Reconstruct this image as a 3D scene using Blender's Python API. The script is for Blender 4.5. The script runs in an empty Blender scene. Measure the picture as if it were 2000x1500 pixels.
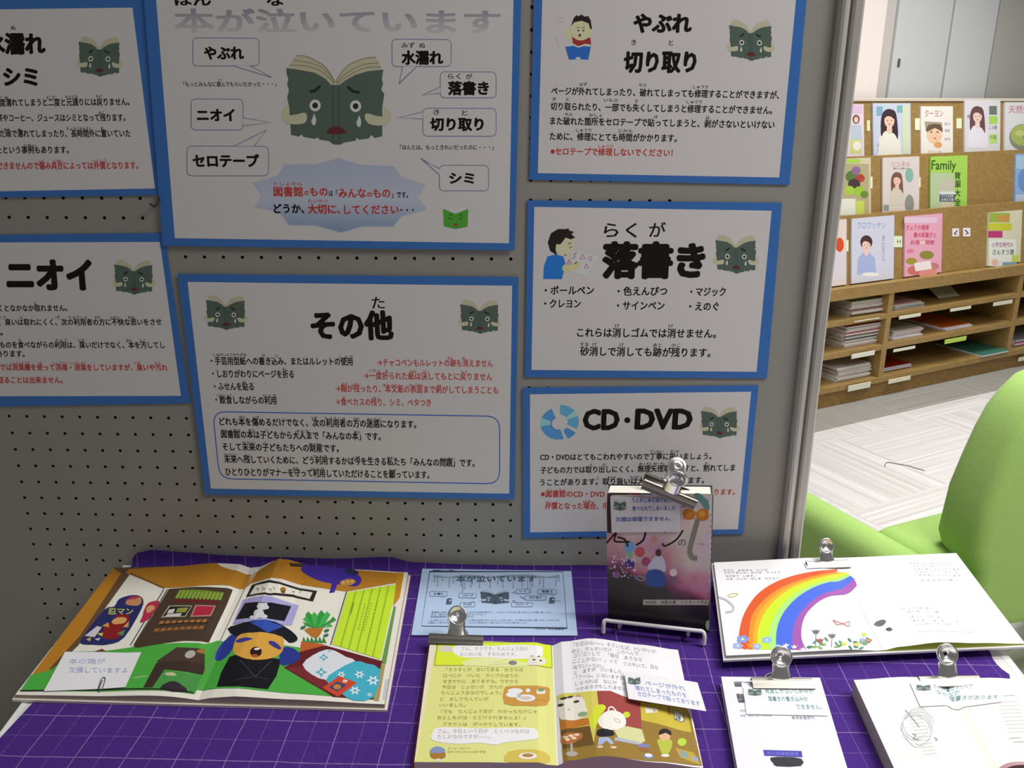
import bpy, bmesh, math, random
from mathutils import Vector, Matrix
import numpy as np
SC = bpy.context.scene
COL = SC.collection
random.seed(7)
# ------------------------------------------------------------------ camera, light, exposure
FPX = 1699.39
CP = Vector((0.734148, -1.118238, 0.422140))
RM = np.array([[0.99956539, 0.02943621, 0.00159332], [0.01068925, -0.31154383, -0.95017166], [-0.02747307, 0.94977574, -0.31172308]])
cam = bpy.data.cameras.new('camera'); cam.sensor_width = 36; cam.lens = 36 * FPX / 2000; cam.clip_start = .02
camo = bpy.data.objects.new('camera', cam); COL.objects.link(camo); SC.camera = camo
camo.matrix_world = Matrix([[RM[0][i], -RM[1][i], -RM[2][i], CP[i]] for i in range(3)] + [[0, 0, 0, 1]])
SC.view_settings.view_transform = 'Standard'; SC.view_settings.look = 'None'
SC.view_settings.exposure = 0.0; SC.view_settings.gamma = 1.0; SC.view_settings.use_curve_mapping = False
W = bpy.data.worlds.new('room_light'); SC.world = W; W.use_nodes = True
W.node_tree.nodes['Background'].inputs[0].default_value = (1, .985, .97, 1)
W.node_tree.nodes['Background'].inputs[1].default_value = 0.14
def area(name, loc, sx, sy, power, col=(1, .98, .95), rot=(0, 0, 0), spread=math.pi):
    l = bpy.data.lights.new(name, 'AREA'); l.shape = 'RECTANGLE'; l.size = sx; l.size_y = sy; l.energy = power; l.color = col
    o = bpy.data.objects.new(name, l); COL.objects.link(o); o.location = loc; o.rotation_euler = rot; l.spread = spread; return o
area('ceiling_lamp_front', (2.3, -0.7, 1.75), 1.3, .5, 43)
area('ceiling_lamp_middle', (1.45, .055, 1.75), 1.25, .05, 22)
area('ceiling_lamp_aisle', (2.35, 1.0, 1.75), 1.4, .4, 15, spread=1.7)
area('ceiling_lamp_rear', (3.0, 2.45, 1.75), 1.6, .6, 36, spread=2.4)
TZ = -0.225                                         # top of the cloth on the table
FZ = -0.925                                         # floor
# ------------------------------------------------------------------ helpers
def ray(u, v):
    d = RM.T @ np.array([(u - 1000) / FPX, (v - 750) / FPX, 1.0])
    return Vector(d)
def on_plane(u, v, p, n):
    d = ray(u, v); return CP + d * ((p - CP).dot(n) / d.dot(n))
def onz(u, v, z): return on_plane(u, v, Vector((0, 0, z)), Vector((0, 0, 1)))
def ony(u, v, y): return on_plane(u, v, Vector((0, y, 0)), Vector((0, 1, 0)))
def s2l(c): return c / 12.92 if c <= .04045 else ((c + .055) / 1.055) ** 2.4
def rgb(h):
    if not isinstance(h, str): return tuple(h)
    h = h.lstrip('#'); return tuple(s2l(int(h[i:i + 2], 16) / 255) for i in (0, 2, 4))
def dim(h, k=.40):                                    # paint colour of a thing seen in weak light
    return tuple(min(.85, c / k) for c in rgb(h))
MATS = {}
def mat(c, rough=.6, spec=.3, metal=0., sheen=0., noise=0., nscale=60, bump=0.):
    key = (c if isinstance(c, str) else tuple(round(x, 3) for x in c), rough, spec, metal, sheen, noise, nscale, bump)
    if key in MATS: return MATS[key]
    m = bpy.data.materials.new('paint'); m.use_nodes = True; nt = m.node_tree; b = nt.nodes['Principled BSDF']
    r = rgb(c)
    b.inputs['Base Color'].default_value = (*r, 1); b.inputs['Roughness'].default_value = rough
    b.inputs['Specular IOR Level'].default_value = spec; b.inputs['Metallic'].default_value = metal
    if sheen: b.inputs['Sheen Weight'].default_value = sheen
    if noise or bump:
        tc = nt.nodes.new('ShaderNodeTexCoord'); n = nt.nodes.new('ShaderNodeTexNoise'); n.inputs['Scale'].default_value = nscale; n.inputs['Detail'].default_value = 4
        nt.links.new(tc.outputs['Object'], n.inputs['Vector'])
        if noise:
            mx = nt.nodes.new('ShaderNodeMix'); mx.data_type = 'RGBA'
            mx.inputs[6].default_value = (*[x * (1 - noise) for x in r], 1); mx.inputs[7].default_value = (*[min(1, x * (1 + noise)) for x in r], 1)
            nt.links.new(n.outputs['Fac'], mx.inputs[0]); nt.links.new(mx.outputs[2], b.inputs['Base Color'])
        if bump:
            bp = nt.nodes.new('ShaderNodeBump'); bp.inputs['Strength'].default_value = bump; bp.inputs['Distance'].default_value = .002
            nt.links.new(n.outputs['Fac'], bp.inputs['Height']); nt.links.new(bp.outputs[0], b.inputs['Normal'])
    MATS[key] = m; return m
def wood(c, c2, axis_rot=0., scale=(3, 40, 40)):
    key = ('wood', c, c2, scale)
    if key in MATS: return MATS[key]
    m = bpy.data.materials.new('wood'); m.use_nodes = True; nt = m.node_tree; b = nt.nodes['Principled BSDF']
    tc = nt.nodes.new('ShaderNodeTexCoord'); mp = nt.nodes.new('ShaderNodeMapping'); mp.inputs['Scale'].default_value = scale
    n = nt.nodes.new('ShaderNodeTexNoise'); n.inputs['Scale'].default_value = 2; n.inputs['Detail'].default_value = 5
    cr = nt.nodes.new('ShaderNodeValToRGB'); cr.color_ramp.elements[0].position = .35; cr.color_ramp.elements[1].position = .7
    cr.color_ramp.elements[0].color = (*rgb(c), 1); cr.color_ramp.elements[1].color = (*rgb(c2), 1)
    nt.links.new(tc.outputs['Object'], mp.inputs[0]); nt.links.new(mp.outputs[0], n.inputs['Vector']); nt.links.new(n.outputs['Fac'], cr.inputs[0]); nt.links.new(cr.outputs[0], b.inputs['Base Color'])
    b.inputs['Roughness'].default_value = .45; MATS[key] = m; return m
def link(name, me, parent=None):
    o = bpy.data.objects.new(name, me); COL.objects.link(o)
    if parent is not None:
        o.parent = parent; o.matrix_parent_inverse = Matrix.Translation(-parent.location) if not parent.get('local') else Matrix()
    return o
def obj(name, bm, mats, parent=None, smooth=False):
    me = bpy.data.meshes.new(name); bm.normal_update(); bm.to_mesh(me); bm.free()
    for m in (mats if isinstance(mats, (list, tuple)) else [mats]): me.materials.append(m)
    if smooth: me.shade_smooth() if hasattr(me, 'shade_smooth') else [setattr(p, 'use_smooth', True) for p in me.polygons]
    return link(name, me, parent)
def tag(o, label, cat, group=None):
    o['label'] = label; o['category'] = cat
    if group: o['group'] = group
    return o
def thing(name, label, cat, loc, group=None):
    o = bpy.data.objects.new(name, None); COL.objects.link(o); o.location = loc; o.empty_display_size = .02
    return tag(o, label, cat, group)
def struct(o): o['kind'] = 'structure'; return o
def box(bm, x0, x1, y0, y1, z0, z1, M=None, mi=0, bev=0.):
    vs = [bm.verts.new((x, y, z)) for z in (z0, z1) for y in (y0, y1) for x in (x0, x1)]
    fs = [bm.faces.new([vs[i] for i in f]) for f in ((0, 2, 3, 1), (4, 5, 7, 6), (0, 1, 5, 4), (1, 3, 7, 5), (3, 2, 6, 7), (2, 0, 4, 6))]
    for f in fs: f.material_index = mi
    if bev:
        es = {e for f in fs for e in f.edges}
        r = bmesh.ops.bevel(bm, geom=list(es), offset=bev, segments=3, profile=.5, affect='EDGES'); vs = list({v for f in r['faces'] for v in f.verts} | {v for v in vs if v.is_valid})
    if M is not None: bmesh.ops.transform(bm, matrix=M, verts=[v for v in vs if v.is_valid])
def prism(bm, pts, vec, mi=0):                         # polygon (3D points) pushed along vec
    a = [bm.verts.new(p) for p in pts]; b = [bm.verts.new(Vector(p) + Vector(vec)) for p in pts]
    fs = [bm.faces.new(a), bm.faces.new(b[::-1])]; n = len(a)
    for i in range(n): fs.append(bm.faces.new((a[i], b[i], b[(i + 1) % n], a[(i + 1) % n])))
    for f in fs: f.material_index = mi
    bmesh.ops.recalc_face_normals(bm, faces=fs); return fs
def tube(bm, pts, r, n=8, closed=False):
    pts = [Vector(p) for p in pts]; rings = []; N = len(pts); up = None
    for i, p in enumerate(pts):
        a = pts[i - 1] if (i or closed) else p; b = pts[(i + 1) % N] if (i < N - 1 or closed) else p
        t = (b - a).normalized()
        if up is None: up = t.orthogonal().normalized()
        up = (up - t * up.dot(t)).normalized(); w = t.cross(up)
        rings.append([bm.verts.new(p + (up * math.cos(q) + w * math.sin(q)) * r) for q in (2 * math.pi * k / n for k in range(n))])
    for i in range(N if closed else N - 1):
        A, B = rings[i], rings[(i + 1) % N]
        for k in range(n): bm.faces.new((A[k], A[(k + 1) % n], B[(k + 1) % n], B[k]))
    if not closed: bm.faces.new(rings[0][::-1]); bm.faces.new(rings[-1])
def catmull(pts, n=6, closed=True):
    P = [Vector((p[0], p[1], p[2] if len(p) > 2 else 0)) for p in pts]; out = []; N = len(P)
    for i in range(N if closed else N - 1):
        p0, p1, p2, p3 = (P[(i + d) % N] if closed else P[min(max(i + d, 0), N - 1)] for d in (-1, 0, 1, 2))
        for k in range(n):
            t = k / n
            out.append(.5 * ((2 * p1) + (p2 - p0) * t + (2 * p0 - 5 * p1 + 4 * p2 - p3) * t * t + (3 * p1 - p0 - 3 * p2 + p3) * t ** 3))
    if not closed: out.append(P[-1])
    return out
def interp(tab, x):
    for (x0, y0), (x1, y1) in zip(tab, tab[1:]):
        if x <= x1:
            t = max(0, (x - x0) / (x1 - x0)); t = t * t * (3 - 2 * t); return y0 + (y1 - y0) * t
    return tab[-1][1]
class Patch:
    """A sheet in space: four corners (front-left, front-right, back-right, back-left) and a bulge h(s,t) along its normal."""
    def __init__(s, c, h=None):
        s.c = [Vector(p) for p in c]; a, b, cc, d = s.c; s.h = None; s.NS, s.NT = 30, 6
        if h:                                                # sampled on a triangulated grid so that printed layers stay parallel to the page
            NS, NT = s.NS, s.NT; g = [[h(i / NS, j / NT) for i in range(NS + 1)] for j in range(NT + 1)]
            def hh(p, q):
                x, y = p * NS, q * NT; i, j = min(NS - 1, int(x)), min(NT - 1, int(y)); f, k = x - i, y - j
                if f >= k: return g[j][i] + f * (g[j][i + 1] - g[j][i]) + k * (g[j + 1][i + 1] - g[j][i + 1])
                return g[j][i] + k * (g[j + 1][i] - g[j][i]) + f * (g[j + 1][i + 1] - g[j + 1][i])
            s.h = hh
        s.n = ((b - a).cross(d - a)).normalized(); s.W = ((b - a).length + (cc - d).length) / 2; s.H = ((d - a).length + (cc - b).length) / 2
        s.ex = (b - a).normalized(); s.ey = s.n.cross(s.ex)
    def base(s, p, q): a, b, c, d = s.c; return (a * (1 - p) + b * p) * (1 - q) + (d * (1 - p) + c * p) * q
    def P(s, a, b, off=0.):
        p, q = a / s.W, b / s.H
        return s.base(p, q) + s.n * (off + (s.h(min(1, max(0, p)), min(1, max(0, q))) if s.h else 0))
    def inv3(s, X, p=.5, q=.5):
        for _ in range(12):
            r = s.base(p, q) - X; a, b, c, d = s.c
            dp = (b - a) * (1 - q) + (c - d) * q; dq = (d - a) * (1 - p) + (c - b) * p
            m = [[dp.dot(s.ex), dq.dot(s.ex)], [dp.dot(s.ey), dq.dot(s.ey)]]; r1, r2 = r.dot(s.ex), r.dot(s.ey)
            D = m[0][0] * m[1][1] - m[0][1] * m[1][0]
            p -= (r1 * m[1][1] - r2 * m[0][1]) / D; q -= (m[0][0] * r2 - m[1][0] * r1) / D
        return p, q
    def px(s, u, v):
        hh = 0.; p = q = .5
        for _ in range(8 if s.h else 1):
            X = on_plane(u, v, s.c[0] + s.n * hh, s.n); p, q = s.inv3(X - s.n * hh, p, q)
            if s.h:
                nh = s.h(min(1, max(0, p)), min(1, max(0, q))); hh = .5 * hh + .5 * nh if _ else nh
        return Vector((p * s.W, q * s.H))
TXT = {}
def glyphs(body, bold):
    k = (body, bold)
    if k in TXT: return TXT[k]
    c = bpy.data.curves.new('lettering', 'FONT'); c.body = body; c.resolution_u = 2
    o = bpy.data.objects.new('lettering', c); COL.objects.link(o)
    dg = bpy.context.evaluated_depsgraph_get(); e = o.evaluated_get(dg); me = e.to_mesh()
    vs = [(v.co.x, v.co.y) for v in me.vertices]; fs = [tuple(p.vertices) for p in me.polygons]; e.to_mesh_clear()
    bpy.data.objects.remove(o); bpy.data.curves.remove(c)
    if bold > .004:                                        # heavier strokes: the same glyph laid several times, a hair apart
        b = bold * .9; v0, f0 = vs, fs; vs, fs = [], []; z = 0.
        for dx, dy in ([(-b, -b * .7), (b, -b * .7), (-b, b * .7), (b, b * .7)] if bold <= .03 else [(0, 0)] + [(b * 1.1 * math.cos(math.pi * k / 6), b * .9 * math.sin(math.pi * k / 6)) for k in range(12)]):
            n = len(vs); z += 4e-6; vs = vs + [(x + dx, y + dy, z) for x, y in v0]; fs = fs + [tuple(i + n for i in f) for f in f0]
    else: vs = [(x, y, 0.) for x, y in vs]
    x0 = min(v[0] for v in vs); x1 = max(v[0] for v in vs)
    TXT[k] = (vs, fs, x0, x1); return TXT[k]
class Art:
    """Print on a Patch, drawn in picture coordinates (ox,oy,k) of the photograph."""
    STEP = 2e-5
    def __init__(s, patch, o=(0, 0), k=1., off=.0003, sub=0, T=None, dimk=None):
        s.p = patch; s.o = o; s.k = k; s.off = off; s.sub = sub; s.parts = {}; s.T = T; s.dimk = dimk; s.part = 'print'; s.nn = 0; s.boxes = []
    def new(s, name): s.nn += 1; s.part = name + '#%d' % s.nn; return s
    def at(s, o, k): s.o = o; s.k = k; return s
    def ab(s, x, y):
        if s.T: x, y = s.T(x, y)
        return s.p.px(s.o[0] + x / s.k, s.o[1] + y / s.k)
    def col(s, c, **kw):
        if isinstance(c, bpy.types.Material): return c
        if s.dimk and isinstance(c, str): c = dim(c, s.dimk)
        return mat(c, **({'rough': .45, 'spec': .25} | kw))
    def lift(s, vs):                                       # lowest print layer above everything this shape overlaps
        bb = (min(v[0] for v in vs), min(v[1] for v in vs), max(v[0] for v in vs), max(v[1] for v in vs)); l = 1
        for (a, b, c, d), k in s.boxes:
            if k >= l and a < bb[2] and c > bb[0] and b < bb[3] and d > bb[1]: l = k + 1
        s.boxes.append((bb, l)); return s.off + l * s.STEP
    def add(s, m, vs, fs): s.parts.setdefault(s.part, []).append((m, vs, fs, s.lift(vs)))
    def poly(s, pts, c, smooth=0, **kw):
        if smooth: pts = [(p.x, p.y) for p in catmull(pts, smooth)]
        vs = [s.ab(*p) for p in pts]; s.add(s.col(c, **kw), vs, [tuple(range(len(vs)))])
    def ell(s, x, y, rx, ry, c, rot=0., n=20, a0=0., a1=360.):
        pts = []
        for i in range(n if a1 - a0 >= 360 else n + 1):
            t = math.radians(a0 + (a1 - a0) * i / n); X, Y = rx * math.cos(t), ry * math.sin(t); r = math.radians(rot)
            pts.append((x + X * math.cos(r) - Y * math.sin(r), y + X * math.sin(r) + Y * math.cos(r)))
        s.poly(pts, c)
    def line(s, pts, w, c, closed=False, smooth=0):
        if smooth: pts = [(p.x, p.y) for p in catmull(pts, smooth, closed)]
        V = [Vector((p[0], p[1])) for p in pts]; N = len(V); L = []; R = []
        for i in range(N):
            a = V[i - 1] if (i or closed) else V[i]; b = V[(i + 1) % N] if (i < N - 1 or closed) else V[i]
            t = (b - a); t = t.normalized() if t.length else Vector((1, 0)); n = Vector((-t.y, t.x)); k = 1.
            if closed or 0 < i < N - 1:
                t1 = (V[i] - a).normalized(); d = abs(n.dot(Vector((-t1.y, t1.x)))); k = 1 / max(.45, d)
            L.append(V[i] + n * w / 2 * k); R.append(V[i] - n * w / 2 * k)
        vs = [s.ab(*p) for p in L + R]; fs = [(i, (i + 1) % N, N + (i + 1) % N, N + i) for i in range(N if closed else N - 1)]
        s.add(s.col(c), vs, fs)
    def rquad(s, q, r, w, c, fill=None, n=5):
        """rounded quad through 4 corners, outlined (w) and filled"""
        pts = []
        for i in range(4):
            p0, p1, p2 = Vector(q[i - 1]), Vector(q[i]), Vector(q[(i + 1) % 4]); a = p1 + (p0 - p1).normalized() * r; b = p1 + (p2 - p1).normalized() * r
            for k in range(n + 1):
                t = k / n; pts.append(tuple(a * (1 - t) ** 2 + p1 * 2 * t * (1 - t) + b * t * t))
        if fill is not None: s.poly(pts, fill)
        if w: s.line(pts, w, c, closed=True)
    def text(s, body, x0, x1, y, h, c, bold=.018, y1=None, cap=False):
        y1 = y if y1 is None else y1
        vs, fs, gx0, gx1 = glyphs(body, bold)
        A, B = s.ab(x0, y), s.ab(x1, y1); M = s.ab((x0 + x1) / 2, (y + y1) / 2 - h) - s.ab((x0 + x1) / 2, (y + y1) / 2)
        ex = B - A; ey = Vector((-ex.y, ex.x)).normalized(); ey = ey * M.dot(ey) + ex.normalized() * 0
        if s.p.h or getattr(s, 'lean', False): ey = M
        b0, hh = (0., .73) if cap else (-.09, .93)
        out = [(A + ex * ((x - gx0) / (gx1 - gx0)) + ey * ((yy - b0) / hh)).to_3d() + Vector((0, 0, z)) for x, yy, z in vs]
        s.parts.setdefault(s.part, []).append((s.col(c), out, fs, s.lift(out)))
    def lines(s, L, h, c, bold=.012):
        for t in L: s.text(t[0], t[1], t[2], t[3], h, c, bold, y1=t[4] if len(t) > 4 else None)
    def build(s, parent):
        res = []
        for name, shapes in s.parts.items():
            bm = bmesh.new(); ms = []
            for m, vs, fs, off in shapes:
                if m not in ms: ms.append(m)
                mi = ms.index(m); bv = [bm.verts.new((v[0], v[1], off + (v[2] if len(v) > 2 else 0))) for v in vs]
                for f in fs:
                    try: ff = bm.faces.new([bv[i] for i in f]); ff.material_index = mi
                    except ValueError: pass
            if s.p.h:
                p = s.p; bmesh.ops.triangulate(bm, faces=bm.faces[:])
                def cut(co, no, clear=False): bmesh.ops.bisect_plane(bm, geom=bm.verts[:] + bm.edges[:] + bm.faces[:], plane_co=(*co, 0), plane_no=(*no, 0), dist=1e-7, clear_outer=clear)
                for co, no in (((0, 0), (-1, 0)), ((p.W, 0), (1, 0)), ((0, 0), (0, -1)), ((0, p.H), (0, 1))): cut(co, no, True)
                for k in range(1, p.NS): cut((p.W * k / p.NS, 0), (1, 0))
                for k in range(1, p.NT): cut((0, p.H * k / p.NT), (0, 1))
                for k in range(1 - p.NT, p.NS): cut((p.W * k / p.NS, 0), (p.NS / p.W, -p.NT / p.H))
            for v in bm.verts: v.co = s.p.P(v.co.x, v.co.y, v.co.z)
            bm.normal_update()
            for f in bm.faces:
                if f.normal.dot(s.p.n) < 0: f.normal_flip()
            res.append(obj(name.split('#')[0], bm, ms, parent))
        return res
def sheet(bm, patch, off0, off1, nx=1, ny=1, s0=0., s1=1., t0=0., t1=1., base=None, mi_top=0, mi_side=0):
    """a slab lying on a patch from off0 to off1; with base the underside is flat at that offset without the bulge"""
    def knots(a, b, n): return [a] + [k / n for k in range(1, n) if a + 1e-4 < k / n < b - 1e-4] + [b]
    S, Q = (knots(s0, s1, patch.NS), knots(t0, t1, patch.NT)) if patch.h else ([s0 + (s1 - s0) * i / nx for i in range(nx + 1)], [t0 + (t1 - t0) * j / ny for j in range(ny + 1)])
    nx, ny = len(S) - 1, len(Q) - 1
    def low(a, b): return patch.P(a, b, off0) if base is None else patch.base(a / patch.W, b / patch.H) + patch.n * base
    T = [[bm.verts.new(patch.P(p * patch.W, q * patch.H, off1)) for p in S] for q in Q]
    B = [[bm.verts.new(low(p * patch.W, q * patch.H)) for p in S] for q in Q]
    for j in range(ny):
        for i in range(nx):
            if patch.h:
                bm.faces.new((T[j][i], T[j][i + 1], T[j + 1][i + 1])).material_index = mi_top; bm.faces.new((T[j][i], T[j + 1][i + 1], T[j + 1][i])).material_index = mi_top
            else: bm.faces.new((T[j][i], T[j][i + 1], T[j + 1][i + 1], T[j + 1][i])).material_index = mi_top
            bm.faces.new((B[j][i], B[j + 1][i], B[j + 1][i + 1], B[j][i + 1])).material_index = mi_side
    for i in range(nx):
        bm.faces.new((B[0][i], B[0][i + 1], T[0][i + 1], T[0][i])).material_index = mi_side
        bm.faces.new((T[ny][i], T[ny][i + 1], B[ny][i + 1], B[ny][i])).material_index = mi_side
    for j in range(ny):
        bm.faces.new((T[j][0], T[j + 1][0], B[j + 1][0], B[j][0])).material_index = mi_side
        bm.faces.new((B[j][nx], B[j + 1][nx], T[j + 1][nx], T[j][nx])).material_index = mi_side
# ------------------------------------------------------------------ the setting
S0 = Vector((2.04, 2.66, FZ)); EX = Vector((1.287, .725, 0)).normalized(); BK = Vector((-EX.y, EX.x, 0))
MR = Matrix([[EX.x, BK.x, 0, S0.x], [EX.y, BK.y, 0, S0.y], [0, 0, 1, S0.z], [0, 0, 0, 1]])   # rack frame: along, back, up
def rkpx(u, v, q):
    X = on_plane(u, v, S0 + BK * q, BK); d = X - S0; return d.dot(EX), d.z
def rk(s, q, h): return MR @ Vector((s, q, h))
def carpet():
    m = bpy.data.materials.new('carpet_tiles'); m.use_nodes = True; nt = m.node_tree; N = nt.nodes; L = nt.links; b = N['Principled BSDF']
    def mth(op, a, bb=0., c=None):
        n = N.new('ShaderNodeMath'); n.operation = op
        for i, x in enumerate((a, bb) if c is None else (a, bb, c)):
            if isinstance(x, (int, float)): n.inputs[i].default_value = x
            else: L.new(x, n.inputs[i])
        return n.outputs[0]
    geo = N.new('ShaderNodeNewGeometry'); mp = N.new('ShaderNodeMapping'); mp.vector_type = 'TEXTURE'; mp.inputs['Location'].default_value = S0; mp.inputs['Rotation'].default_value = (0, 0, math.atan2(EX.y, EX.x))
    L.new(geo.outputs['Position'], mp.inputs[0]); sx = N.new('ShaderNodeSeparateXYZ'); L.new(mp.outputs[0], sx.inputs[0]); X, Y = sx.outputs[0], sx.outputs[1]
    def noise(sc):
        m2 = N.new('ShaderNodeMapping'); m2.inputs['Scale'].default_value = sc; L.new(mp.outputs[0], m2.inputs[0])
        n = N.new('ShaderNodeTexNoise'); n.inputs['Scale'].default_value = 1; n.inputs['Detail'].default_value = 3; L.new(m2.outputs[0], n.inputs['Vector']); return n.outputs['Fac']
    na, nb = noise((.7, 75, 1)), noise((75, .7, 1))
    par = mth('MODULO', mth('ADD', mth('FLOOR', mth('DIVIDE', mth('ADD', X, 20.2), .5)), mth('FLOOR', mth('DIVIDE', mth('ADD', Y, 20.3), .5))), 2.)
    st = mth('ADD', mth('MULTIPLY', na, par), mth('MULTIPLY', nb, mth('SUBTRACT', 1., par)))
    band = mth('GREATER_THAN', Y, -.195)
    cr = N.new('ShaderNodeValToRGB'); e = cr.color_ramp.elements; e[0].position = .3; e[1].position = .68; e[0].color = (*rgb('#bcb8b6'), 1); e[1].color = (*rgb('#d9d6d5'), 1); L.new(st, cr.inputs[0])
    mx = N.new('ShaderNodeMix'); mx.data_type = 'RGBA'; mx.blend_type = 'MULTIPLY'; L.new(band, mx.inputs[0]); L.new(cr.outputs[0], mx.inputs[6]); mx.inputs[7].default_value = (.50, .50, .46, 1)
    L.new(mx.outputs[2], b.inputs['Base Color']); b.inputs['Roughness'].default_value = .95; b.inputs['Specular IOR Level'].default_value = .1
    bp = N.new('ShaderNodeBump'); bp.inputs['Strength'].default_value = .3; bp.inputs['Distance'].default_value = .003; L.new(st, bp.inputs['Height']); L.new(bp.outputs[0], b.inputs['Normal']); return m
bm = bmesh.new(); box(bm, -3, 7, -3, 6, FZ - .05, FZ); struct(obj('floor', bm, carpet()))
# far wall with its doors, behind the rack
QW = .52
wl = [rkpx(u, 100, QW)[0] for u in (1716, 1745, 1851, 1938)]
bm = bmesh.new(); box(bm, -4, 6, QW + .04, QW + .14, 0, 2.8, MR); struct(obj('wall_back', bm, mat('#b4b4b0', .7)))
bm = bmesh.new(); box(bm, wl[0] - .5, wl[0], QW - .02, QW + .04, 0, 2.8, MR, bev=.004); struct(obj('trim_1', bm, mat('#f0e6e2', .6)))
bm = bmesh.new(); box(bm, wl[0], wl[1], QW + .015, QW + .04, 0, 2.8, MR); struct(obj('trim_2', bm, mat('#c9c3c0', .6)))
for i, (a, b, c) in enumerate(((wl[1], wl[2] - .006, '#ccd0d2'), (wl[2] + .006, wl[3] - .004, '#ced2d4'))):
    bm = bmesh.new(); box(bm, a + .003, b, QW, QW + .04, .01, 2.6, MR, bev=.003); dr = struct(obj('door_%d' % (i + 1), bm, mat(c, .5)))
    if i == 0:
        s, h = rkpx(1755, 123, QW); bm = bmesh.new(); box(bm, s - .009, s + .009, QW - .005, QW + .002, h - .02, h + .02, MR, bev=.004); obj('door_handle', bm, mat('#7a7d7e', .35, metal=.6), dr)
bm = bmesh.new(); box(bm, wl[3] + .004, 6, QW, QW + .04, 0, 2.8, MR); struct(obj('trim_3', bm, mat('#b3b3ae', .7)))
# ------------------------------------------------------------------ display board
GREY = mat('#a19e96', .75, noise=.04, nscale=200)
board = thing('display_board', 'grey perforated display board standing behind the table, posters taped on it', 'display board', (.45, .015, FZ))
bm = bmesh.new(); G = .025; i0, i1, j0, j1 = 0, 36, -24, 16
hx0, hx1, hz1, hz0 = (i0 - .5) * G, (i1 + .5) * G, -(j0 - .5) * G, -(j1 + .5) * G
XL, XR, ZB, ZT = -.36, 1.081, -.78, .82
for x0, x1, z0, z1 in ((XL, hx0, ZB, ZT), (hx1, XR, ZB, ZT), (hx0, hx1, hz1, ZT), (hx0, hx1, ZB, hz0)):
    bm.faces.new([bm.verts.new(p) for p in ((x0, 0, z0), (x1, 0, z0), (x1, 0, z1), (x0, 0, z1))])
R = .0023
for j in range(j0, j1 + 1):
    for i in range(i0, i1 + 1):
        cx, cz = i * G, -j * G; o = []; q = []; q2 = []
        for k in range(8):
            a = math.pi / 4 * k + math.pi / 4; c_, s_ = math.cos(a), math.sin(a); mx = max(abs(c_), abs(s_))
            o.append(bm.verts.new((cx + c_ / mx * G / 2, 0, cz + s_ / mx * G / 2))); q.append(bm.verts.new((cx + c_ * R, 0, cz + s_ * R))); q2.append(bm.verts.new((cx + c_ * R, .005, cz + s_ * R)))
        for k in range(8):
            n = (k + 1) % 8; bm.faces.new((o[k], o[n], q[n], q[k])); bm.faces.new((q[k], q[n], q2[n], q2[k])).material_index = 1
for f in bm.faces:
    f.normal_update()
    if f.normal.y > .5: f.normal_flip()
obj('perforated_sheet', bm, [GREY, mat('#2a2826')], board)  # hole walls coloured near black, the shade inside the holes painted in
bm = bmesh.new(); box(bm, XL, XR, .0055, .028, ZB, ZT); obj('back_sheet', bm, mat('#24221f', .8), board)  # dark colour stands for the shaded cavity behind the holes
ALU = mat('#c6c2bb', .36, .5, metal=.35)
prof = [(1.081, .03), (1.081, .001), (1.083, -.005), (1.086, -.0085), (1.0895, -.0095), (1.093, -.0085), (1.096, -.005), (1.0975, .002), (1.100, .003), (1.1005, -.003), (1.103, -.0045), (1.111, -.0045), (1.114, -.001), (1.114, .03)]
for sx in (0, 1):
    bm = bmesh.new(); pts = [(x if not sx else XL + 1.081 - x, y, FZ + .04) for x, y in prof]; prism(bm, pts, (0, 0, ZT - FZ - .02)); obj('frame_post', bm, ALU, board)
    xc = 1.0975 if not sx else XL - .0165
    bm = bmesh.new(); box(bm, xc - .02, xc + .02, .0, .36, FZ, FZ + .04, bev=.008); obj('foot', bm, mat('#8d8a86', .5), board)
bm = bmesh.new(); box(bm, XL, XR, -.004, .03, ZT, ZT + .03, bev=.004); obj('frame_rail', bm, ALU, board)
bm = bmesh.new(); box(bm, XL, XR, -.001, .03, ZB - .03, ZB, bev=.004); obj('frame_rail', bm, ALU, board)
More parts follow.
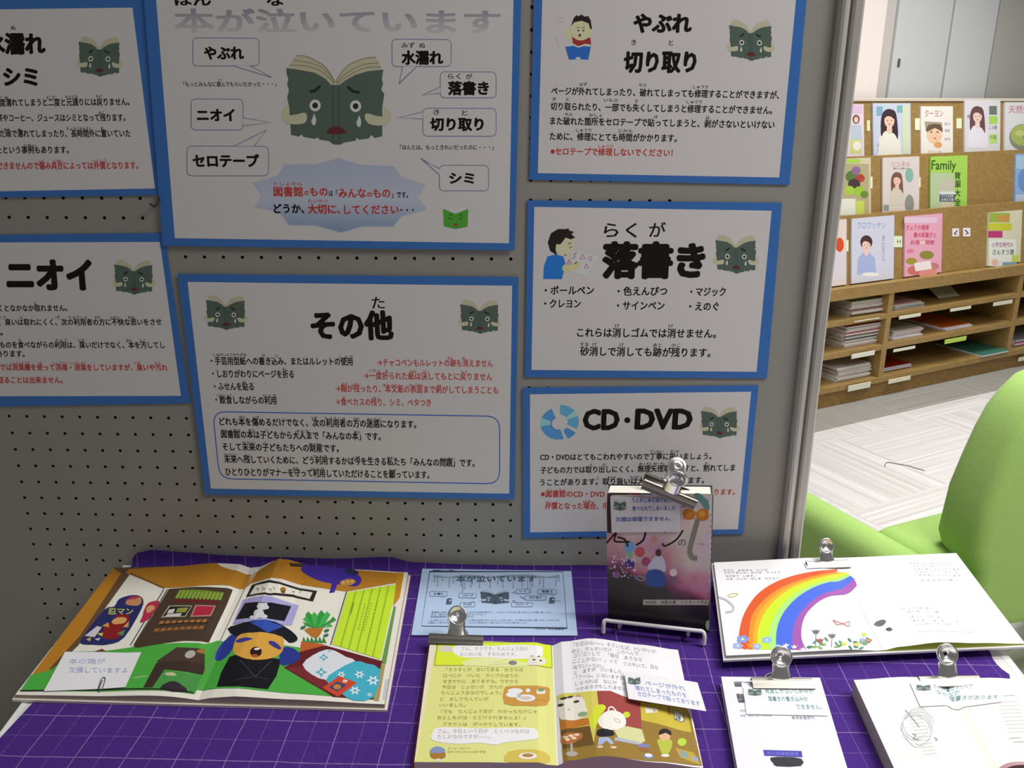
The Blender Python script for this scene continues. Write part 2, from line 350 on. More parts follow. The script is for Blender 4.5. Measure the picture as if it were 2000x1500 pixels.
# ------------------------------------------------------------------ table and cloth
TT = TZ - .0012
tl0 = onz(248, 1095, TT); tl1 = onz(2, 1428, TT); tr0 = onz(1955, 1262, TT); tr1 = onz(2000, 1325, TT)
def onln(a, b, y): return a.x + (b.x - a.x) * (y - a.y) / (b.y - a.y)
YB, YF = -.0115, -.62
xl = lambda y: onln(tl0, tl1, y)
xr = lambda y: tr0.x + (tr0.y - y) * -.04
table = thing('table', 'white topped table under the purple checked cloth, in front of the board', 'table', (.7, -.3, FZ))
bm = bmesh.new(); prism(bm, [(xl(YF) + .006, YF + .006, TT), (xr(YF) - .009, YF + .006, TT), (xr(YB) - .009, YB - .003, TT), (xl(YB) + .006, YB - .003, TT)], (0, 0, -.026)); obj('tabletop', bm, mat('#dad9d6', .35), table)
bm = bmesh.new()
for a, b in (((xl(YF), YF), (xl(YB), YB)), ((xr(YF), YF), (xr(YB), YB)), ((xl(YF), YF), (xr(YF), YF)), ((xl(YB), YB), (xr(YB), YB))):
    if a[0] == xl(YF) and b[0] == xl(YB): prism(bm, [(a[0], a[1], TT + .0004), (b[0], b[1], TT + .0004), (b[0] + .006, b[1], TT + .0004), (a[0] + .006, a[1], TT + .0004)], (0, 0, -.03))
    elif a[0] == xr(YF) and b[0] == xr(YB): prism(bm, [(a[0], a[1], TT + .0004), (b[0], b[1], TT + .0004), (b[0] - .009, b[1], TT + .0004), (a[0] - .009, a[1], TT + .0004)], (0, 0, -.03))
    else: s = .006 if a[1] == YF else -.003; prism(bm, [(a[0] + .006, a[1], TT + .0004), (b[0] - .009, b[1], TT + .0004), (b[0] - .009, b[1] + s, TT + .0004), (a[0] + .006, a[1] + s, TT + .0004)], (0, 0, -.03))
obj('edge_band', bm, mat('#efeeec', .35), table)
for x, y in ((xl(YF) + .05, YF + .05), (xr(YF) - .05, YF + .05), (xl(YB) + .06, YB - .06), (xr(YB) - .06, YB - .06)):
    bm = bmesh.new(); tube(bm, [(x, y, FZ), (x, y, TT - .026)], .014, 14); obj('leg', bm, mat('#8f8d8a', .35, metal=.7), table)
def cloth_mat():
    m = bpy.data.materials.new('checked_cloth'); m.use_nodes = True; nt = m.node_tree; N = nt.nodes; L = nt.links; b = N['Principled BSDF']
    def mth(op, a, bb=0., c=0.):
        n = N.new('ShaderNodeMath'); n.operation = op
        for i, x in enumerate((a, bb, c)):
            if isinstance(x, (int, float)): n.inputs[i].default_value = x
            else: L.new(x, n.inputs[i])
        return n.outputs[0]
    tc = N.new('ShaderNodeTexCoord'); wv = N.new('ShaderNodeTexNoise'); wv.inputs['Scale'].default_value = 9; L.new(tc.outputs['Object'], wv.inputs['Vector'])
    sx = N.new('ShaderNodeSeparateXYZ'); L.new(tc.outputs['Object'], sx.inputs[0]); wob = mth('MULTIPLY', mth('SUBTRACT', wv.outputs['Fac'], .5), .006)
    X = mth('ADD', sx.outputs[0], wob); Y = mth('ADD', sx.outputs[1], wob)
    def ln(c, off, pitch, w): return mth('COMPARE', mth('FLOORED_MODULO', mth('SUBTRACT', c, off), pitch), w, w)
    hi = mth('MAXIMUM', ln(X, .2095, .0525, .0005), ln(Y, -.3985, .0620, .0006))
    lo = mth('MAXIMUM', ln(X, .2095 + .026, .0525, .0005), ln(Y, -.3985 + .031, .0620, .0005))
    br = N.new('ShaderNodeTexNoise'); br.inputs['Scale'].default_value = 260; L.new(tc.outputs['Object'], br.inputs['Vector'])
    f = mth('MULTIPLY', mth('MAXIMUM', mth('MULTIPLY', hi, .42), mth('MULTIPLY', lo, .14)), mth('ADD', .3, mth('MULTIPLY', br.outputs['Fac'], 1.2)))
    base = N.new('ShaderNodeMix'); base.data_type = 'RGBA'; L.new(br.outputs['Fac'], base.inputs[0]); base.inputs[6].default_value = (*rgb('#402474'), 1); base.inputs[7].default_value = (*rgb('#50308a'), 1)
    mx = N.new('ShaderNodeMix'); mx.data_type = 'RGBA'; L.new(f, mx.inputs[0]); L.new(base.outputs[2], mx.inputs[6]); mx.inputs[7].default_value = (*rgb('#c9aedd'), 1)
    L.new(mx.outputs[2], b.inputs['Base Color']); b.inputs['Roughness'].default_value = .9; b.inputs['Specular IOR Level'].default_value = .15; return m
fold = [(ony(u, v, -.010)) for u, v in ((258, 1092), (264, 1080), (297, 1074), (370, 1079), (450, 1085), (531, 1088), (646, 1091), (761, 1088), (806, 1098), (900, 1102), (1000, 1104), (1180, 1104))]
fold = [(p.x, max(.0016, p.z - TZ)) for p in fold] + [(1.3, .0016)]
cl = onz(70, 1366, TZ); cl2 = onz(0, 1441, TZ); cr0 = onz(1926, 1268, TZ); cr1 = onz(1946, 1316, TZ)
bm = bmesh.new(); nx, ny = 150, 60; rows = []
ys = [YF - .004] + [YF + (-.018 - YF) * j / ny for j in range(ny + 1)] + [-.0125, -.0105, -.0098]
for jj, y in enumerate(ys):
    a = cl.x + (y - cl.y) * (fold[0][0] - cl.x) / (-.01 - cl.y) if y > cl.y else onln(cl, cl2, y); b = cr0.x + .0035 * math.sin(y * 160) + .002 * math.sin(y * 411); row = []
    for i in range(nx + 1):
        x = a + (b - a) * i / nx; f = interp(fold, x); z = TZ + .00018 * math.sin(x * 37 + y * 23) * (1 if y < -.02 else 0)
        if jj == len(ys) - 3: z = TZ + f * .15
        if jj == len(ys) - 2: z = TZ + f * .6
        if jj == len(ys) - 1: z = TZ + f
        if jj == 0: z = TZ - .12
        row.append(bm.verts.new((x, y, z)))
    rows.append(row)
for A, B in zip(rows, rows[1:]):
    for i in range(nx): bm.faces.new((A[i], A[i + 1], B[i + 1], B[i]))
tag(obj('tablecloth', bm, cloth_mat(), smooth=True), 'purple checked cloth with thin pale lines spread over the table', 'tablecloth')
# ------------------------------------------------------------------ green armchair beyond the table
GREEN = mat('#a0c46c', .95, .1, sheen=.15, noise=.10, nscale=220, bump=.25)
e1 = Vector((.9, .436, 0)).normalized(); e2 = Vector((e1.y, -e1.x, 0)); ck = Vector((1.502, .688, 0))
ch = thing('armchair', 'green fabric armchair with a rounded back, turned away beyond the table corner', 'armchair', (1.9, .6, FZ))
MC = Matrix([[e1.x, e2.x, 0, ck.x], [e1.y, e2.y, 0, ck.y], [0, 0, -1, 0], [0, 0, 0, 1]])
def cbox(name, x0, x1, y0, y1, z0, z1, bev, m=GREEN):
    bm = bmesh.new(); box(bm, x0, x1, y0, y1, -z1, -z0, MC, bev=bev); bmesh.ops.recalc_face_normals(bm, faces=bm.faces[:]); return obj(name, bm, m, ch, smooth=True)
cbox('seat', .001, .72, -.001, .17, -.74, -.5, .03)
cbox('armrest', -.1, 0, -.34, .30, -.80, -.485, .045)
BP = Vector((1.575, .50, 0)); bd = Vector((.955, .297, 0)).normalized(); bn = Vector((bd.y, -bd.x, 0))
ol = []
for u, v in ((1848, 1120), (1838, 1080), (1862, 985), (1890, 919), (1915, 865), (1940, 820), (1968, 785), (2003, 752)):
    ol.append(on_plane(u, v, BP, bn))
a0 = ol[0]; ol = [Vector((a0.x, a0.y, -.6)), Vector((a0.x, a0.y, -.66)) + bd * .02] + [ol[-1] + bd * .55 - Vector((0, 0, ol[-1].z + .67))] + [ol[-1] + bd * .55 - Vector((0, 0, .1)), ol[-1] + bd * .42 + Vector((0, 0, .02)), ol[-1] + bd * .2 + Vector((0, 0, .035)), ol[-1] + bd * .07 + Vector((0, 0, .02))] + ol[::-1]
ol = [p + bn * .03 + bd * .062 for p in ol]
bm = bmesh.new(); prism(bm, ol, -bn * .13); bmesh.ops.bevel(bm, geom=[e for e in bm.edges if abs((e.verts[0].co - e.verts[1].co).normalized().dot(bn)) < .5], offset=.03, segments=4, profile=.5, affect='EDGES')
obj('backrest', bm, GREEN, ch, smooth=True)
for x, y in ((.03, -.02), (.66, -.02), (.06, .24), (.66, .24)):
    p = MC @ Vector((x, y, 0)); bm = bmesh.new(); tube(bm, [(p.x, p.y, FZ), (p.x, p.y, -.73)], .022, 10); obj('leg', bm, mat('#4a3220', .5), ch)
t0 = onz(1730, 905, FZ + .002); tp = [onz(u, v, FZ + .002) for u, v in ((1728, 911), (1730, 905), (1736, 903), (1752, 906), (1772, 909), (1788, 914), (1806, 919))]
bm = bmesh.new(); tube(bm, catmull(tp, 5, False), .0012, 5); tag(obj('thread', bm, mat('#3a3638')), 'short dark thread lying on the pale carpet', 'thread')
# ------------------------------------------------------------------ magazine rack
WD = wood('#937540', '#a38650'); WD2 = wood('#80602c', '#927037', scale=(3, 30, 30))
rack = thing('magazine_rack', 'light wooden magazine rack with three display tiers over open cubbies', 'magazine rack', rk(.7, .2, 0))
RA, RB = -.62, 2.3
def rbox(name, s0, s1, q0, q1, h0, h1, m=WD, bev=.002):
    bm = bmesh.new(); box(bm, s0, s1, q0, q1, h0, h1, MR, bev=bev); return obj(name, bm, m, rack)
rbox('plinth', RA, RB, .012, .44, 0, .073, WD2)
rbox('bottom_board', RA, RB, 0, .44, .073, .102)
for h0, h1 in ((.234, .262), (.384, .410)): rbox('shelf', RA, RB, .004, .43, h0, h1)
rbox('top_board', RA, RB, -.004, .44, .505, .558)
for s in (-.585, .368, 1.322, 2.28): rbox('divider', s - .017, s + .017, .002, .43, .102, .505)
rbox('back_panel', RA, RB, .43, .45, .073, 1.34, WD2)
TIER = [(.04, .56, .085, .86), (.125, .835, .17, 1.105), (.215, 1.075, .262, 1.338)]
for q0, h0, q1, h1 in TIER:
    bm = bmesh.new(); prism(bm, [rk(RA, q0, h0), rk(RA, q1, h1), rk(RA, q1 + .018, h1), rk(RA, q0 + .018, h0)], EX * (RB - RA)); obj('display_panel', bm, WD, rack)
for q0, q1, h in ((.085, .125, .835), (.17, .215, 1.075)): rbox('ledge', RA, RB, q0, q1 + .01, h - .012, h)
rbox('top_cap', RA, RB, .255, .45, 1.338, 1.352, mat('#d8cfbd', .5))  # paler than the wood: strong light on the top edge put into the colour
for s in (RA, RB): rbox('side_panel', s - .018, s, .0, .45, 0, .56)
TAGM = mat('#e6e6c8', .6)
def strip(name, corners, m, y):                         # paper label on the front edge of a board
    s0, h0 = rkpx(*corners[0], -.005); s1, h1 = rkpx(*corners[1], -.005)
    bm = bmesh.new(); box(bm, s0, s1, -.0085 if y == 0 else y, -.0043 if y == 0 else y + .004, h0, h1, MR, bev=.0008); return obj(name, bm, m, rack)
for u0, v0, u1, v1, c in ((1668, 629, 1717, 620, '#dedfd2'), (1755, 624, 1798, 611, '#dcdcc4'), (1855, 609, 1896, 597, '#dcdcc4'), (1939, 598, 1977, 585, '#dadac6'), (1662, 701, 1708, 684, '#e2e0d4'), (1744, 688, 1787, 675, '#e0deca'), (1844, 672, 1887, 656, '#b9d65a'), (1655, 765, 1700, 745, '#dcdccb'), (1734, 750, 1778, 733, '#e2dfc4'), (1988, 706, 2012, 694, '#e0deca')):
    strip('label_strip', ((u0, v0), (u1, v1)), mat(c, .5), 0)
def tpx(tier, u, v, off=.0):
    q0, h0, q1, h1 = TIER[tier]; a, b = rk(0, q0, h0), rk(0, q1, h1); n = EX.cross(b - a).normalized()
    return on_plane(u, v, a + n * off, n), n
for tier, u0, v0, u1, v1, c in ((2, 1787, 231, 1797, 254, '#e4ecc8'), (2, 1868, 231, 1878, 251, '#e4ecc8'), (2, 1693, 235, 1699, 256, '#e2dfb0'), (1, 1696, 345, 1704, 368, '#e6ebc6'), (1, 1788, 346, 1798, 366, '#e4e8c0'), (0, 1649, 469, 1657, 491, '#e6eac4'), (0, 1742, 461, 1762, 483, '#e0eccc'), (0, 1986, 440, 1995, 462, '#dfe5a8'), (0, 1860, 446, 1873, 462, '#ece6e8'), (0, 1881, 445, 1895, 462, '#ece6e8')):
    cs = [tpx(tier, u, v, .0015)[0] for u, v in ((u0, v1), (u1, v1), (u1, v0), (u0, v0))]
    bm = bmesh.new(); p = Patch(cs); sheet(bm, p, -.001, .0006); l = obj('index_card', bm, mat(c, .5), rack)
    if c == '#ece6e8':
        A = Art(p, off=.0008); A.part = 'arrow_mark'; f = 1 if u0 > 1870 else -1; um = (u0 + u1) / 2
        A.line([(um - 3 * f, v0 + 4), (um + 3 * f, v0 + 11)], 2.4, '#4a3a6a'); A.line([(um - 3, v0 + 12), (um + 3, v0 + 12)], 2, '#a08090'); A.build(l)
    elif u0 == 1742:
        A = Art(p, off=.0008); A.part = 'lettering'; A.text('H', 1752, 1759, 475, 7, '#77705a', cap=True); A.build(l)
def mag(tier, uL, uR, vT, vB, label, c='#e8e6e6', thick=.006, wid=None):
    q0, h0, q1, h1 = TIER[tier]
    a = tpx(tier, uL, vB, .004)[0]; b = tpx(tier, uR, vB, .004)[0]; n = tpx(tier, uR, vB)[1]
    sa, sb = (a - S0).dot(EX), (b - S0).dot(EX)
    if wid: sa, sb = (sb - wid, sb) if wid > 0 else (sa, sa - wid)
    up = (rk(0, q1, h1) - rk(0, q0, h0)).normalized(); t = tpx(tier, (uL + uR) / 2, vT, .004)[0]; bot = rk(0, q0, h0) + n * .004 + up * .003
    H = (t - bot).dot(up); lo = bot - EX * (bot - S0).dot(EX)
    cs = [lo + EX * sa, lo + EX * sb, lo + EX * sb + up * H, lo + EX * sa + up * H]
    p = Patch(cs); e = thing('magazine', label, 'magazine', (cs[0] + cs[1]) / 2, 'magazines displayed on the wooden rack')
    bm = bmesh.new(); sheet(bm, p, -.003, thick); obj('cover', bm, mat(c, .3, .4), e); q = Patch([x + n * thick for x in cs]); return e, Art(q, off=.0003)
def person(A, x, y, s, hair, skin, top, longh=True):   # small printed portrait
    A.part = 'cover_portrait'
    A.poly([(x - 1.3 * s, y + 4.2 * s), (x - 1.15 * s, y + 1.9 * s), (x - .35 * s, y + 1.1 * s), (x + .35 * s, y + 1.1 * s), (x + 1.2 * s, y + 1.9 * s), (x + 1.4 * s, y + 4.2 * s)], top)
    if longh: A.poly([(x - .95 * s, y + 1.9 * s), (x - .95 * s, y - .2 * s), (x - .5 * s, y - 1.1 * s), (x + .2 * s, y - 1.2 * s), (x + .8 * s, y - .6 * s), (x + 1. * s, y + 2.2 * s), (x + .55 * s, y + 1.6 * s), (x - .5 * s, y + 1.3 * s)], hair, smooth=3)
    else: A.ell(x, y - .3 * s, .85 * s, .95 * s, hair)
    A.poly([(x - .25 * s, y + .4 * s), (x + .25 * s, y + .4 * s), (x + .32 * s, y + 1.35 * s), (x, y + 1.7 * s), (x - .32 * s, y + 1.35 * s)], skin)
    A.ell(x, y + .1 * s, .58 * s, .8 * s, skin); A.poly([(x - .62 * s, y - .1 * s), (x - .4 * s, y - .85 * s), (x + .3 * s, y - .9 * s), (x + .64 * s, y), (x + .2 * s, y - .35 * s), (x - .3 * s, y - .4 * s)], hair, smooth=2)
    for d in (-.24, .24): A.ell(x + d * s, y + .08 * s, .09 * s, .05 * s, '#3a2a28', n=8)
    A.ell(x, y + .52 * s, .16 * s, .06 * s, '#c0605c', n=8)
def blocks(A, L):
    for x0, y0, x1, y1, c in L: A.poly([(x0, y0), (x1, y0), (x1, y1), (x0, y1)], c)
SK = '#e6c3ae'
e, A = mag(2, 1668, 1686, 204, 303, 'pastel magazine cut off by the board edge, top tier of the wooden rack', '#e0d2dc', wid=.22)
A.part = 'cover_picture'; blocks(A, [(1660, 206, 1684, 222, '#d9b9d6'), (1660, 270, 1683, 300, '#c9cf8a')]); A.ell(1672, 233, 7, 9, '#7a5548'); A.ell(1672, 234, 4, 6, SK); A.poly([(1662, 244), (1682, 244), (1684, 272), (1662, 272)], '#b9c4d4'); A.ell(1674, 285, 8, 9, '#e8e4dc'); A.build(e)
e, A = mag(2, 1704, 1777, 202, 303, 'pale blue magazine with a long haired woman, top tier of the wooden rack', '#c6cede')
A.part = 'cover_title'; blocks(A, [(1712, 208, 1724, 226, '#7fa9bd'), (1752, 206, 1764, 220, '#7fb0b4'), (1763, 206, 1776, 300, '#cfd8bb')]); A.new('cover_text'); A.lines([('新しい暮らし', 1714, 1736, 287), ('特集', 1714, 1728, 298)], 7, '#8f95b2')
person(A, 1737, 234, 17, '#40323a', SK, '#e3e2d6'); A.build(e)
e, A = mag(2, 1797, 1859, 208, 306, 'cream magazine with a baby photograph, top tier of the wooden rack', '#ece6de')
A.part = 'cover_title'; A.text('クーヨン', 1806, 1842, 229, 15, '#b58d7d'); A.new('cover_text'); A.lines([('子どもと食', 1812, 1838, 300)], 6, '#b9a8a0'); A.part = 'cover_portrait'
A.poly([(1806, 237), (1840, 239), (1840, 258), (1808, 256)], '#a59b88'); A.ell(1825, 263, 15, 18, '#e8c4a4'); A.poly([(1810, 258), (1813, 244), (1836, 243), (1841, 258), (1826, 250)], '#6a5648', smooth=2); A.ell(1832, 283, 8, 6, '#dda26c'); A.ell(1819, 258, 2, 1.5, '#4a3028', n=8); A.ell(1831, 258, 2, 1.5, '#4a3028', n=8); A.ell(1826, 270, 3, 1.6, '#c4645a', n=8)
A.part = 'cover_text'; A.lines([('毎日のごはん', 1845, 1856, 245), ('保存版', 1845, 1855, 258), ('遊びと学び', 1845, 1856, 275)], 6, '#8d90b0'); A.build(e)
e, A = mag(2, 1882, 1951, 196, 303, 'pale magazine with a woman in white and a lime column, top tier of the rack', '#dcd9de')
A.part = 'cover_text'; blocks(A, [(1932, 207, 1947, 224, '#6d7b6e'), (1932, 227, 1948, 242, '#a8d25a'), (1932, 262, 1948, 280, '#b6dc78')]); A.lines([('この春', 1932, 1947, 253), ('の服', 1933, 1946, 272), ('特集号', 1889, 1905, 232)], 8, '#6f7568')
person(A, 1909, 226, 15, '#6a4a4e', '#e8cbc0', '#e4e0ea'); A.build(e)
e, A = mag(2, 1960, 2030, 200, 303, 'white magazine with a bowl of green food at the photograph edge, top tier', '#dfdfe2')
A.part = 'cover_title'; A.text('天然生活', 1970, 2024, 221, 15, '#c98a9b'); A.part = 'cover_picture'; A.ell(1998, 268, 27, 26, '#8a8f7c'); A.ell(1998, 264, 24, 21, '#a9b768'); A.ell(1992, 260, 9, 6, '#c3cc7d'); A.ell(2005, 268, 8, 5, '#8ca04c'); A.build(e)
e, A = mag(1, 1650, 1699, 309, 421, 'magazine with flowers on the cover, cut off by the board, middle tier', '#cfc9ab', wid=.23)
A.part = 'cover_picture'; blocks(A, [(1640, 311, 1680, 318, '#a6d04e'), (1640, 320, 1697, 420, '#b3a882'), (1640, 388, 1671, 420, '#e0e2d4'), (1672, 392, 1688, 420, '#c5d35c')])
for x, y, r, c in ((1664, 345, 13, '#5d7a45'), (1672, 333, 9, '#8f6d98'), (1680, 348, 9, '#b0473c'), (1668, 360, 12, '#4c3d3e'), (1659, 372, 10, '#a8c94a'), (1678, 374, 11, '#9cc443'), (1688, 380, 8, '#6f8a3c')): A.ell(x, y, r, r * .9, c)
A.build(e)
e, A = mag(1, 1722, 1793, 307, 420, 'beige magazine with a seated woman on the cover, middle tier of the rack', '#d9cfcc')
A.part = 'cover_title'; A.text('リンネル', 1742, 1778, 326, 11, '#c59a94'); A.text('暮らしを楽しむ', 1745, 1774, 331, 4, '#8a7a80'); A.part = 'cover_picture'; A.ell(1776, 342, 8, 14, '#86b3a0'); blocks(A, [(1740, 411, 1788, 419, '#e6b291'), (1726, 400, 1736, 412, '#8f958c')])
person(A, 1752, 351, 12, '#7b5a4c', SK, '#cfc8b8'); A.ell(1776, 398, 9, 18, '#8d9089'); A.build(e)
e, A = mag(1, 1815, 1886, 305, 417, 'bright green Family magazine in the middle tier of the wooden rack', '#a4d15a')
A.part = 'cover_title'; A.text('Family', 1819, 1867, 331, 19, '#3d5a2b', .012, cap=True); A.part = 'cover_picture'; blocks(A, [(1817, 338, 1862, 415, '#b3c79c'), (1836, 350, 1864, 373, '#c2bdaa'), (1835, 374, 1866, 379, '#d4dce0'), (1835, 380, 1865, 394, '#5b5a6a'), (1838, 396, 1862, 416, '#cfc5a8')])
A.part = 'cover_text'; A.lines([('育', 1864, 1876, 350), ('脳', 1865, 1876, 366), ('大', 1864, 1876, 384), ('全', 1864, 1876, 402)], 14, '#3f5b32', .03); A.lines([('子どもの未来', 1838, 1862, 386), ('を伸ばす親', 1838, 1862, 393)], 6, '#d8d8e0'); A.build(e)
e, A = mag(1, 1980, 2030, 300, 407, 'blue magazine at the right photograph edge, middle tier of the rack', '#8fb0d9', wid=-.22)
A.part = 'cover_picture'; blocks(A, [(1984, 304, 2020, 330, '#a8c4dc'), (1984, 380, 2020, 404, '#c3cbe0')]); A.ell(2000, 352, 12, 22, '#6d92c9'); A.build(e)
e, A = mag(0, 1600, 1651, 430, 552, 'white and red magazine almost hidden by the board, bottom display tier', '#e4d6d0', wid=.23)
A.part = 'cover_picture'; A.ell(1640, 478, 8, 14, '#d8542f'); A.poly([(1632, 492), (1650, 492), (1652, 548), (1630, 548)], '#d9d2dc'); A.build(e)
e, A = mag(0, 1661, 1743, 424, 549, 'pale blue magazine with a woman in a blue blouse, bottom display tier', '#d2d3e2')
A.part = 'cover_title'; A.text('クロワッサン', 1674, 1729, 447, 14, '#8ca4d8', .0); person(A, 1692, 477, 14, '#4a3a38', '#ecc9b6', '#a9b4dd', False); A.part = 'cover_text'
for i, t in enumerate('健やかな体づくり'): A.text(t, 1722, 1728, 466 + i * 6.4, 6, '#9a9aa6', .0)
A.ell(1700, 536, 17, 4, '#eeeae4'); A.build(e)
e, A = mag(0, 1764, 1836, 420, 542, 'pink magazine with blossom cover beside the tag marked H, bottom tier', '#e6a9bd')
A.part = 'cover_title'; blocks(A, [(1766, 424, 1830, 436, '#e2c3d6')]); A.new('cover_text'); A.text('きょうの健康', 1770, 1814, 449, 10, '#d3547f'); A.text('春の和菓子と', 1784, 1828, 464, 10, '#cf3f6f'); A.text('お茶の時間', 1778, 1824, 478, 9, '#c94472'); A.part = 'cover_picture'
for x, y, r, c in ((1802, 474, 6, '#eec6b8'), (1810, 498, 14, '#8d8a3e'), (1780, 510, 11, '#a1923f'), (1778, 490, 7, '#d9849c'), (1788, 528, 16, '#d0746e'), (1822, 520, 12, '#c97f80'), (1812, 534, 18, '#e0938a')): A.ell(x, y, r, r * .6, c)
A.poly([(1785, 514), (1817, 509), (1820, 525), (1788, 530)], '#ece6e4'); A.build(e)
e, A = mag(0, 1926, 1990, 413, 523, 'yellow and green magazine with a white text panel, bottom display tier', '#d6d4b8')
A.part = 'cover_title'; blocks(A, [(1932, 416, 1972, 434, '#98b34a'), (1931, 436, 1976, 450, '#c8c83a'), (1930, 451, 1958, 464, '#b83f78'), (1932, 467, 1984, 520, '#e0e6dc'), (1976, 498, 1990, 512, '#c6d05a'), (1958, 512, 1986, 520, '#7aa3c0')]); A.new('cover_text'); A.text('発酵', 1946, 1970, 433, 13, '#d98a4c', .03); A.part = 'cover_text'; A.text('小学生時代の', 1936, 1978, 483, 10, '#a8508c'); A.text('さんすう算', 1938, 1980, 498, 11, '#4a5560'); A.ell(1943, 512, 7, 6, '#e6b8a8'); A.build(e)
# piles of magazines in the cubbies
def proto(c, pages):
    bm = bmesh.new(); box(bm, 0, 1, 0, 1, 0, .82, mi=1); box(bm, -.004, 1.004, -.004, 1.004, .82, 1., mi=0); me = bpy.data.meshes.new('magazine'); bm.to_mesh(me); bm.free(); me.materials.append(mat(c, .4)); me.materials.append(mat(pages, .7)); return me
PRO = [proto(c, p) for c, p in (('#d8d4d0', '#cfc8c0'), ('#b8a89a', '#d8d2c8'), ('#9aa6b0', '#cbc6c0'), ('#c89a90', '#d4cec8'), ('#a8b09a', '#c4bfb8'), ('#e2dce2', '#dcd8d4'))]
RED = proto('#8a2018', '#c8c2cc'); ORG = proto('#c8641e', '#d8cfd2'); GRN = proto('#3f7a68', '#c9d4d6'); WHT = proto('#e6e2ea', '#e2dce6'); PNK = proto('#d98aa8', '#e0d2d8')
first = {}
def pile(uL, uR, v, h0, n, label, th=.007, meshes=None, dep=.27, q0=.03, wid=None):
    s0, _ = rkpx(uL, v, q0); s1, _ = rkpx(uR, v, q0); h = h0 + .0005
    if wid: s0 = s1 - wid
    for i in range(n):
        me = random.choice(PRO) if not meshes else meshes[i % len(meshes)]
        if me not in first: first[me] = bpy.data.objects.new('magazine', me); o = first[me]
        else: o = first[me].copy()
        COL.objects.link(o); t = th * random.uniform(.8, 1.2); a = random.uniform(-.02, .02)
        o.matrix_world = MR @ Matrix.Translation((s0 + random.uniform(-.004, .006), q0 + random.uniform(0, .022), h)) @ Matrix.Rotation(a, 4, 'Z') @ Matrix.Diagonal((s1 - s0, dep, t, 1)); h += t * 1.004
        tag(o, label, 'magazine', label.replace('magazine lying in the ', 'magazines in the '))
HA, HB, HC = .410, .262, .102
pile(1628, 1727, 615, HA, 9, 'magazine lying in the left pile of the top cubby row', .0075, wid=.215)
pile(1746, 1803, 608, HA, 4, 'magazine lying in the low second pile of the top cubby row', .006, wid=.2)
pile(1630, 1712, 690, HB, 12, 'magazine lying in the tall left pile of the middle cubby row', .0085, meshes=[PNK] + PRO, wid=.215)
pile(1732, 1800, 675, HB, 6, 'magazine lying in the second pile of the middle cubby row', .007, meshes=[WHT] + PRO, wid=.205)
pile(1826, 1898, 652, HB, 2, 'magazine lying under the lime green label, orange on top', .007, meshes=[WHT, ORG], wid=.205)
pile(1612, 1698, 752, HC, 7, 'magazine lying in the left pile of the bottom cubby row', .0085, meshes=[WHT] + PRO, wid=.215)
pile(1727, 1780, 735, HC, 3, 'magazine lying in the second pile of the bottom row, dark red on top', .007, meshes=[WHT, PRO[2], RED], wid=.2)
pile(1892, 1968, 705, HC, 1, 'green magazine lying alone in the bottom cubby, sticking out', .01, meshes=[GRN], q0=-.012, wid=.21)
pile(1982, 2050, 690, HC, 4, 'magazine lying in the bottom pile at the right photograph edge', .009, meshes=[WHT, PNK, WHT, PRO[2]])
s0, h0 = rkpx(1826, 592, .12); s1, h1 = rkpx(1876, 570, .12)
bm = bmesh.new(); prism(bm, [rk(s0, .10, HA + .001), rk(s1 - .03, .10, HA + .001), rk(s1, .24, HA + .075), rk(s0 + .02, .24, HA + .075)], BK * .006 + Vector((0, 0, .001)))
tag(obj('folder', bm, mat('#b9bd9c', .6)), 'pale green folder leaning back alone in the top cubby', 'folder')
